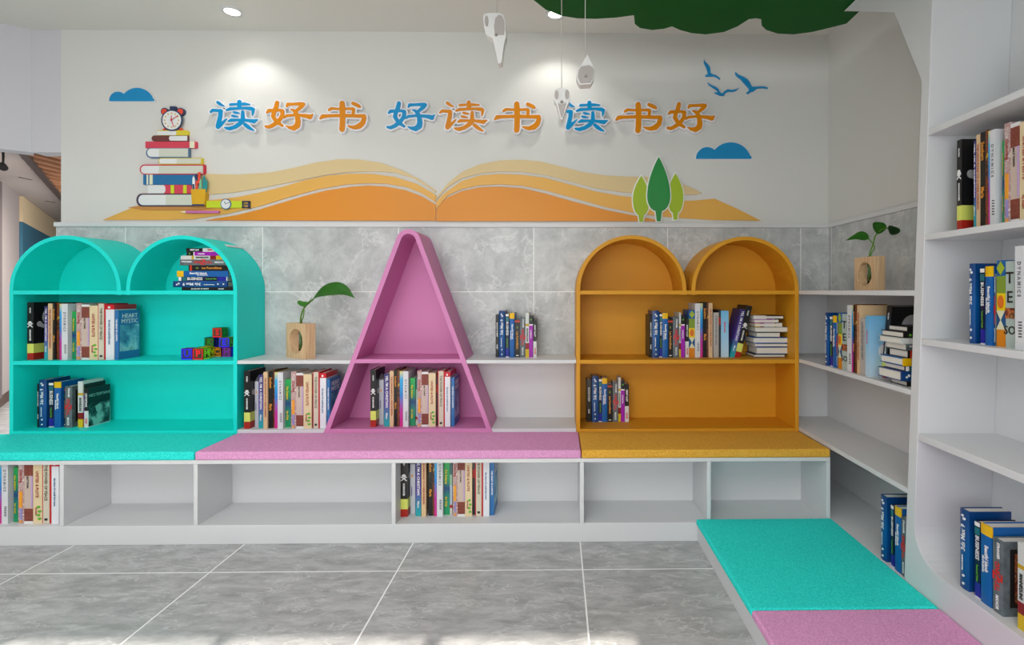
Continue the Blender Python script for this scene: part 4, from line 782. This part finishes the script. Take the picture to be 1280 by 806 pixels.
side_row([('max', 1211.5, 1219, 0), ('business', 1225.5, 1230.6, .0), ('blueyellow', 1231.5, 1240.5, 0), ('greyz', 1243.5, 1245.5, .005), ('patch', 1245.8, 1256.5, 0), ('teso', 1257, 1268, .0), ('dynamic', 1268.5, 1279.5, -.01), ('rainbow', 1280, 1286, 0), ('tan', 1287, 1296, 0)], 1.029, 'middle shelf of the tree-shaped bookcase', 'books on the tree-shaped bookcase', .045)
side_row([('max', 1200, 1211.5, 0), ('business', 1218.5, 1225, .0), ('blueyellow', 1226, 1239.5, 0), ('greyz', 1241, 1254, 0), ('whiteyellow', 1272, 1281, 0), ('magenta', 1282, 1292, 0)], .215, 'bottom compartment of the tree-shaped bookcase', 'manuals at the foot of the tree-shaped bookcase', .03)
bm = bmesh.new(); 
row2 = [(KINDS['black_thin'], 'plain black thin book, standing at the right edge of the highest shelf', 1.30)]
k = KINDS['black_thin']; m_ = Matrix.Translation((XR+.10, onX(1277, 105, XR+.1)[0], 1.776)) @ Matrix.Rotation(-PI/2, 4, 'Z') @ Matrix.Rotation(.5, 4, 'Y'); bm.free()
dupbook('black_thin', m_, 'plain black thin book leaning on the highest shelf of the tree-shaped bookcase', 'novels on the tree-shaped bookcase')
for k in KINDS.values():            # the patterns themselves are not part of the room
    for p in k['parts']: bpy.data.objects.remove(p)
    bpy.data.objects.remove(k['root'])

# ------------------------------------------------------------ alphabet blocks
BC = {'blue': (28, 26, 250), 'red': (240, 18, 26), 'green': (20, 140, 16), 'orange': (240, 146, 10), 'purple': (142, 24, 166), 'lime': (190, 244, 24), 'yellow': (246, 230, 20), 'olive': (150, 160, 16)}
BD = mat('block_dark_panel', (58, 58, 34), .6)
def abc(x, y, z, s_, rz, fr, fl, sd, sl, label):
    t = thing('alphabet_block', label, 'toy block', (x, y, z), 'alphabet blocks on the turquoise bookcase'); t.rotation_euler = (0, 0, rz)
    mf = mat('block_'+fr, BC[fr], .5); ms = mat('block_'+sd, BC[sd], .5)
    h = s_/2; bm = bmesh.new(); bx(bm, -h+.002, h-.002, -h+.002, h-.002, .002, s_-.002); obj('core', bm, BD, t)
    e = s_*.13
    def frame(T, m, nm):
        bm = bmesh.new()
        for q in ((-h, h, -h, -h+e), (-h, h, h-e, h), (-h, -h+e, -h+e, h-e), (h-e, h, -h+e, h-e)): bx(bm, q[0], q[1], q[2], q[3], h-.003, h)
        bm.transform(T); obj(nm, bm, m, t)
    base = Matrix.Translation((0, 0, h))
    fT = base @ Matrix.Rotation(PI/2, 4, 'X'); sT = base @ Matrix.Rotation(PI/2, 4, 'Z') @ Matrix.Rotation(PI/2, 4, 'X'); tT = base
    bT = base @ Matrix.Rotation(-PI/2, 4, 'X'); lT = base @ Matrix.Rotation(-PI/2, 4, 'Z') @ Matrix.Rotation(PI/2, 4, 'X')
    for T, m in ((fT, mf), (sT, ms), (tT, ms), (bT, mf), (lT, ms)): frame(T, m, 'frame')
    for T, ch, m in ((fT, fl, mf), (sT, sl, ms)):
        me = text_mesh(ch, s_*.8, m, .0022); o = bpy.data.objects.new('letter', me); C.objects.link(o); o.parent = t; o.matrix_local = T @ Matrix.Translation((0, 0, h-.0015))
S_ = .060; z0 = .828
def bpos(px, y, s_): return onY(px, 440, y)[0]+s_/2
abc(bpos(226.3, 2.877, S_), 2.877+S_/2, z0, S_, .03, 'blue', 'U', 'purple', 'I', 'blue alphabet block with letter U at the left end of the front row')
abc(bpos(240.2, 2.872, S_), 2.872+S_/2, z0, S_, 0, 'red', 'P', 'lime', 'M', 'red alphabet block with letter P and a lime side')
abc(bpos(248, 2.952, S_)-.006, 2.947+S_/2, z0, S_, 0, 'yellow', 'Y', 'yellow', 'W', 'yellow alphabet block behind the P block')
S2_ = .054; yb2 = 3.005
abc(bpos(264.6, yb2, S2_), yb2+S2_/2, z0, S2_, 0, 'orange', 'C', 'red', 'A', 'orange alphabet block with letter C in the bottom back row')
abc(bpos(276.6, yb2-.012, S2_)+.002, yb2-.012+S2_/2, z0, S2_, 0, 'purple', 'H', 'blue', 'N', 'purple alphabet block with letter H in the bottom back row')
abc(bpos(255.3, yb2, S2_)+.001, yb2+S2_/2, z0+.0545, S2_, 0, 'green', 'K', 'blue', 'I', 'green alphabet block with letter K in the second tier')
abc(bpos(272.2, yb2-.012, S2_)+.001, yb2-.006+S2_/2, z0+.0545, S2_, .12, 'blue', 'E', 'olive', 'A', 'blue alphabet block with letter E in the second tier')
abc(bpos(265.2, yb2, S2_)+.001, yb2+S2_/2, z0+.1095, S2_, -.03, 'red', 'S', 'green', 'B', 'red alphabet block with letter S on top of the pyramid')

# ------------------------------------------------------------ wooden block vases with cuttings
VW = wood_mat('vase_wood', (196, 158, 116), (222, 190, 150), (30, 30, 2)); LEAF = mat('leaf', (58, 132, 34), .45, .5); STEM = mat('stem', (86, 132, 30), .5)
GLS = mat('glass_tube', (235, 240, 240), .05, .5); GLS.node_tree.nodes['Principled BSDF'].inputs['Transmission Weight'].default_value = 1
def leaf_bm(path, widths, up=(0, 0, 1), side=(0, 1, 0), cup=.25):
    bm = bmesh.new(); rows_ = []; path = [Vector(p) for p in path]
    for i, p in enumerate(path):
        tn = (path[min(i+1, len(path)-1)]-path[max(i-1, 0)]).normalized(); sd = Vector(side); sd = (sd-tn*sd.dot(tn)).normalized(); nn = tn.cross(sd)
        w = widths[i]; rows_.append([bm.verts.new(p+sd*w*s_+nn*(abs(s_)*w*cup)*1) for s_ in (-1, -.5, 0, .5, 1)])
    for a, b_ in zip(rows_, rows_[1:]):
        for j in range(4):
            f = bm.faces.new((a[j], a[j+1], b_[j+1], b_[j])); f.smooth = True
    bmesh.ops.solidify(bm, geom=bm.faces[:], thickness=.0012); return bm
def catmull(P, n=5):
    P = [Vector(p) for p in P]; out = []
    for i in range(len(P)-1):
        a = P[max(i-1, 0)]; b_ = P[i]; c_ = P[i+1]; d = P[min(i+2, len(P)-1)]
        for k in range(n):
            t_ = k/n; out.append(.5*((2*b_)+(c_-a)*t_+(2*a-5*b_+4*c_-d)*t_**2+(3*b_-3*c_+d-a)*t_**3))
    out.append(P[-1]); return out
def vase(x, y, z, W, D, rz, label):
    "x,y is the near front corner (right end of the front face)"
    t = thing('block_vase', label, 'vase', (x, y, z), 'wooden block vases'); t.rotation_euler = (0, 0, rz); H_ = W*1.02
    bm = bmesh.new(); n = 32; r = W*.355; cx_, cz = -W/2, H_*.49
    sq = []
    for i in range(n):
        a = 2*PI*i/n; dx, dz = math.cos(a), math.sin(a); s_ = min((W/2)/abs(dx) if abs(dx) > 1e-6 else 9, ((H_-cz) if dz > 0 else cz)/abs(dz) if abs(dz) > 1e-6 else 9)
        sq.append((cx_+dx*s_, cz+dz*s_))
    for c_ in ((-W, 0), (0, 0), (0, H_), (-W, H_)):
        k_ = min(range(n), key=lambda i: (sq[i][0]-c_[0])**2+(sq[i][1]-c_[1])**2); sq[k_] = c_
    cir = [(cx_+r*math.cos(2*PI*i/n), cz+r*math.sin(2*PI*i/n)) for i in range(n)]
    V = [[bm.verts.new((p[0], yy_, p[1])) for p in path] for path in (sq, cir) for yy_ in (0, D)]
    for i in range(n):
        j = (i+1) % n
        bm.faces.new((V[0][i], V[0][j], V[2][j], V[2][i])); bm.faces.new((V[1][i], V[3][i], V[3][j], V[1][j]))
        bm.faces.new((V[0][i], V[1][i], V[1][j], V[0][j])); bm.faces.new((V[2][i], V[2][j], V[3][j], V[3][i]))
    obj('block', bm, VW, t, .002)
    bm = bmesh.new(); tube(bm, [(cx_, D/2, H_*.2), (cx_, D/2, H_*1.03)], W*.055, 14); obj('glass_tube', bm, GLS, t)
    return t, cx_, H_
t, cx_, H_ = vase(-1.375, 2.868, .828, .19, .06, -math.radians(33.5), 'wooden block vase with round hole and one long leaf, on the left white shelf')
inv = (Matrix.Translation(t.location) @ Matrix.Rotation(t.rotation_euler.z, 4, 'Z')).inverted()
def L3(px, py, y, T=None): X, Z = onY(px, py, y); return inv @ Vector((X, y, Z))
top = Vector((cx_, .03, H_)); bot = Vector((cx_, .03, H_*.28))
bm = bmesh.new(); pth = catmull([bot, top-Vector((0, 0, .01)), L3(376, 397, 2.92), L3(380, 385, 2.92), L3(391.5, 374, 2.92)]); tube(bm, pth, [.0042]*len(pth), 8); obj('stem', bm, STEM, t)
bm = bmesh.new(); pth = catmull([bot+Vector((.006, 0, .03)), top+Vector((.006, 0, 0)), L3(379.5, 395, 2.925), L3(380, 381, 2.925)]); tube(bm, pth, .003, 8); obj('stem', bm, STEM, t)
bm = leaf_bm(catmull([L3(391.5, 374, 2.92), L3(402, 366, 2.92), L3(416, 361.5, 2.92), L3(430, 363, 2.92), L3(443.5, 372.5, 2.92)], 4), [.006, .018, .028, .034, .038, .041, .043, .044, .044, .043, .040, .036, .030, .022, .012, .005, .001], side=(.15, .62, .75), cup=.15); obj('leaf', bm, LEAF, t)
bm = leaf_bm(catmull([L3(372, 376, 2.92), L3(378, 380, 2.91), L3(385, 379, 2.91), L3(390.5, 371, 2.91)], 4), [.001, .008, .012, .014, .015, .016, .016, .015, .013, .010, .006, .003, .001], side=(.1, .6, .7)); obj('leaf', bm, MATS.setdefault('leaf_light', mat('leaf_light', (76, 150, 50), .4)), t)
t, cx_, H_ = vase(1.452, 2.372, 1.204, .155, .05, -math.radians(88), 'wooden block vase with two round leaves, on top of the side shelf unit')
inv = (Matrix.Translation(t.location) @ Matrix.Rotation(t.rotation_euler.z, 4, 'Z')).inverted()
top = Vector((cx_, .025, H_)); bot = Vector((cx_, .025, H_*.3))
bm = bmesh.new(); pth = catmull([bot, top, L3(1091.5, 305, 2.44), L3(1094, 295, 2.44), L3(1100, 288.5, 2.44), L3(1107, 285, 2.44), L3(1114, 286.5, 2.44)]); tube(bm, pth, .0034, 8); obj('stem', bm, STEM, t)
bm = bmesh.new(); pth = catmull([bot+Vector((.008, 0, .02)), top+Vector((.008, 0, 0)), L3(1093, 310, 2.44), L3(1090, 303, 2.44), L3(1085.5, 298, 2.44)]); tube(bm, pth, .0026, 8); obj('stem', bm, STEM, t)
bm = leaf_bm(catmull([L3(1086, 298, 2.44), L3(1078, 294.5, 2.44), L3(1069, 296, 2.44), L3(1057.5, 300.5, 2.44)], 4), [.004, .012, .018, .02, .021, .02, .018, .015, .012, .009, .006, .003, .001], side=(.1, .55, .8)); obj('leaf', bm, LEAF, t)
def disc_leaf(P, tn, up_, rl, rw):
    n = 20; bm = bmesh.new(); c_ = bm.verts.new(P); tn = Vector(tn).normalized(); up_ = Vector(up_).normalized()
    nn = tn.cross(up_); vs = [bm.verts.new(P+tn*rl*math.cos(2*PI*i/n)+up_*rw*math.sin(2*PI*i/n)*(1+.06*math.cos(6*PI*i/n))+nn*.006*math.cos(4*PI*i/n)) for i in range(n)]
    for i in range(n): bm.faces.new((c_, vs[i], vs[(i+1) % n])).smooth = True
    bmesh.ops.solidify(bm, geom=bm.faces[:], thickness=.0015); return bm
obj('leaf', disc_leaf(L3(1098.5, 284, 2.44), inv.to_3x3() @ Vector((1, .2, .2)), inv.to_3x3() @ Vector((-.2, .25, 1)), .037, .030), LEAF, t)
obj('leaf', disc_leaf(L3(1116.5, 287.3, 2.44), inv.to_3x3() @ Vector((1, .2, -.1)), inv.to_3x3() @ Vector((.1, .3, 1)), .034, .024), mat('leaf_dark', (34, 84, 30), .4), t)

# small white strip standing for a book corner poking through the right turquoise arch
bm = bmesh.new(); bx(bm, -.010, .010, -.07, .07, 0, .005); o = obj('book_corner_strip', bm, WHITE); xs_ = -1.856; ang = math.asin((xs_+2.016)/.2955)
o.location = (xs_, 3.02, 1.205+.2955*math.cos(ang)+.0003); o.rotation_euler = (0, ang, 0)
tag(o, 'thin white strip standing for a book corner poking through the right turquoise arch', 'strip')

# ------------------------------------------------------------ light
def area(name, loc, rot, sx, sy, e, col=(1, 1, 1)):
    l = bpy.data.lights.new(name, 'AREA'); l.shape = 'RECTANGLE'; l.size = sx; l.size_y = sy; l.energy = e; l.color = col
    o = bpy.data.objects.new(name, l); C.objects.link(o); o.location = loc; o.rotation_euler = rot; return o
area('ceiling_fill_near', (-.7, -.6, ZC-.03), (0, 0, 0), 3.6, 2.0, 62, (1, .985, .97))  # broad soft fill added overhead, no known fixture behind it
area('ceiling_fill_mid', (-.9, 1.15, ZC-.03), (0, 0, 0), 3.6, .5, 14, (1, .985, .97))  # second added fill under the ceiling, not a fixture of the room
area('window_fill', (-1.15, -2.48, 1.6), (PI/2, 0, 0), 2.9, 1.5, 55, (.93, .97, 1))  # fill lamp added just inside the panes to stand for their daylight
area('far_room_fill', (-4.6, 5.2, ZF-.12), (0, 0, 0), 1.0, 1.6, 60, (1, .93, .86))  # added fill to brighten the neighbouring room, not a known lamp
area('far_room_fill', (-4.2, 6.4, 1.2), (PI/2, 0, PI/2+.6), 1.6, 1.6, 26, (1, .93, .88))  # upright fill added to brighten the far wall
area('far_room_fill', (-6.5, 1.5, ZF-.12), (0, 0, 0), 2, 2, 60, (.96, .97, 1))  # added fill beyond the bulkhead, no known lamp there
for x in (-1.79, -.012):
    l = bpy.data.lights.new('downlight', 'SPOT'); l.energy = 7.5; l.spot_size = math.radians(118); l.spot_blend = .55; l.shadow_soft_size = .025; l.color = (1, .97, .92)
    o = bpy.data.objects.new('downlight', l); C.objects.link(o); o.location = (x, 2.91, ZC-.012)
sl = bpy.data.lights.new('sun', 'SUN'); sl.energy = 11; sl.angle = .008; sl.color = (1, .92, .80)
so = bpy.data.objects.new('sun', sl); C.objects.link(so)
so.rotation_euler = Vector((0, 1.82+2.6, -(ZT-.02))).to_track_quat('-Z', 'Y').to_euler()
w = bpy.data.worlds.new('world'); bpy.context.scene.world = w; w.use_nodes = True
w.node_tree.nodes['Background'].inputs[0].default_value = (.85, .92, 1, 1); w.node_tree.nodes['Background'].inputs[1].default_value = .9

# ------------------------------------------------------------ camera
cd = bpy.data.cameras.new('camera'); cam = bpy.data.objects.new('camera', cd); C.objects.link(cam)
cam.location = (0, 0, EYE); cam.rotation_euler = (PI/2, 0, -TH)
cd.sensor_width = 36; cd.lens = F/1280*36; cd.shift_x = (640-CX)/1280; cd.shift_y = (CY-403)/1280; cd.clip_start = .05
sc_ = bpy.context.scene; sc_.camera = cam
sc_.view_settings.view_transform = 'Standard'; sc_.view_settings.look = 'None'; sc_.view_settings.exposure = .13; sc_.view_settings.gamma = 1; sc_.view_settings.use_curve_mapping = False
sc_.cycles.max_bounces = 10; sc_.cycles.diffuse_bounces = 6; sc_.cycles.use_denoising = True
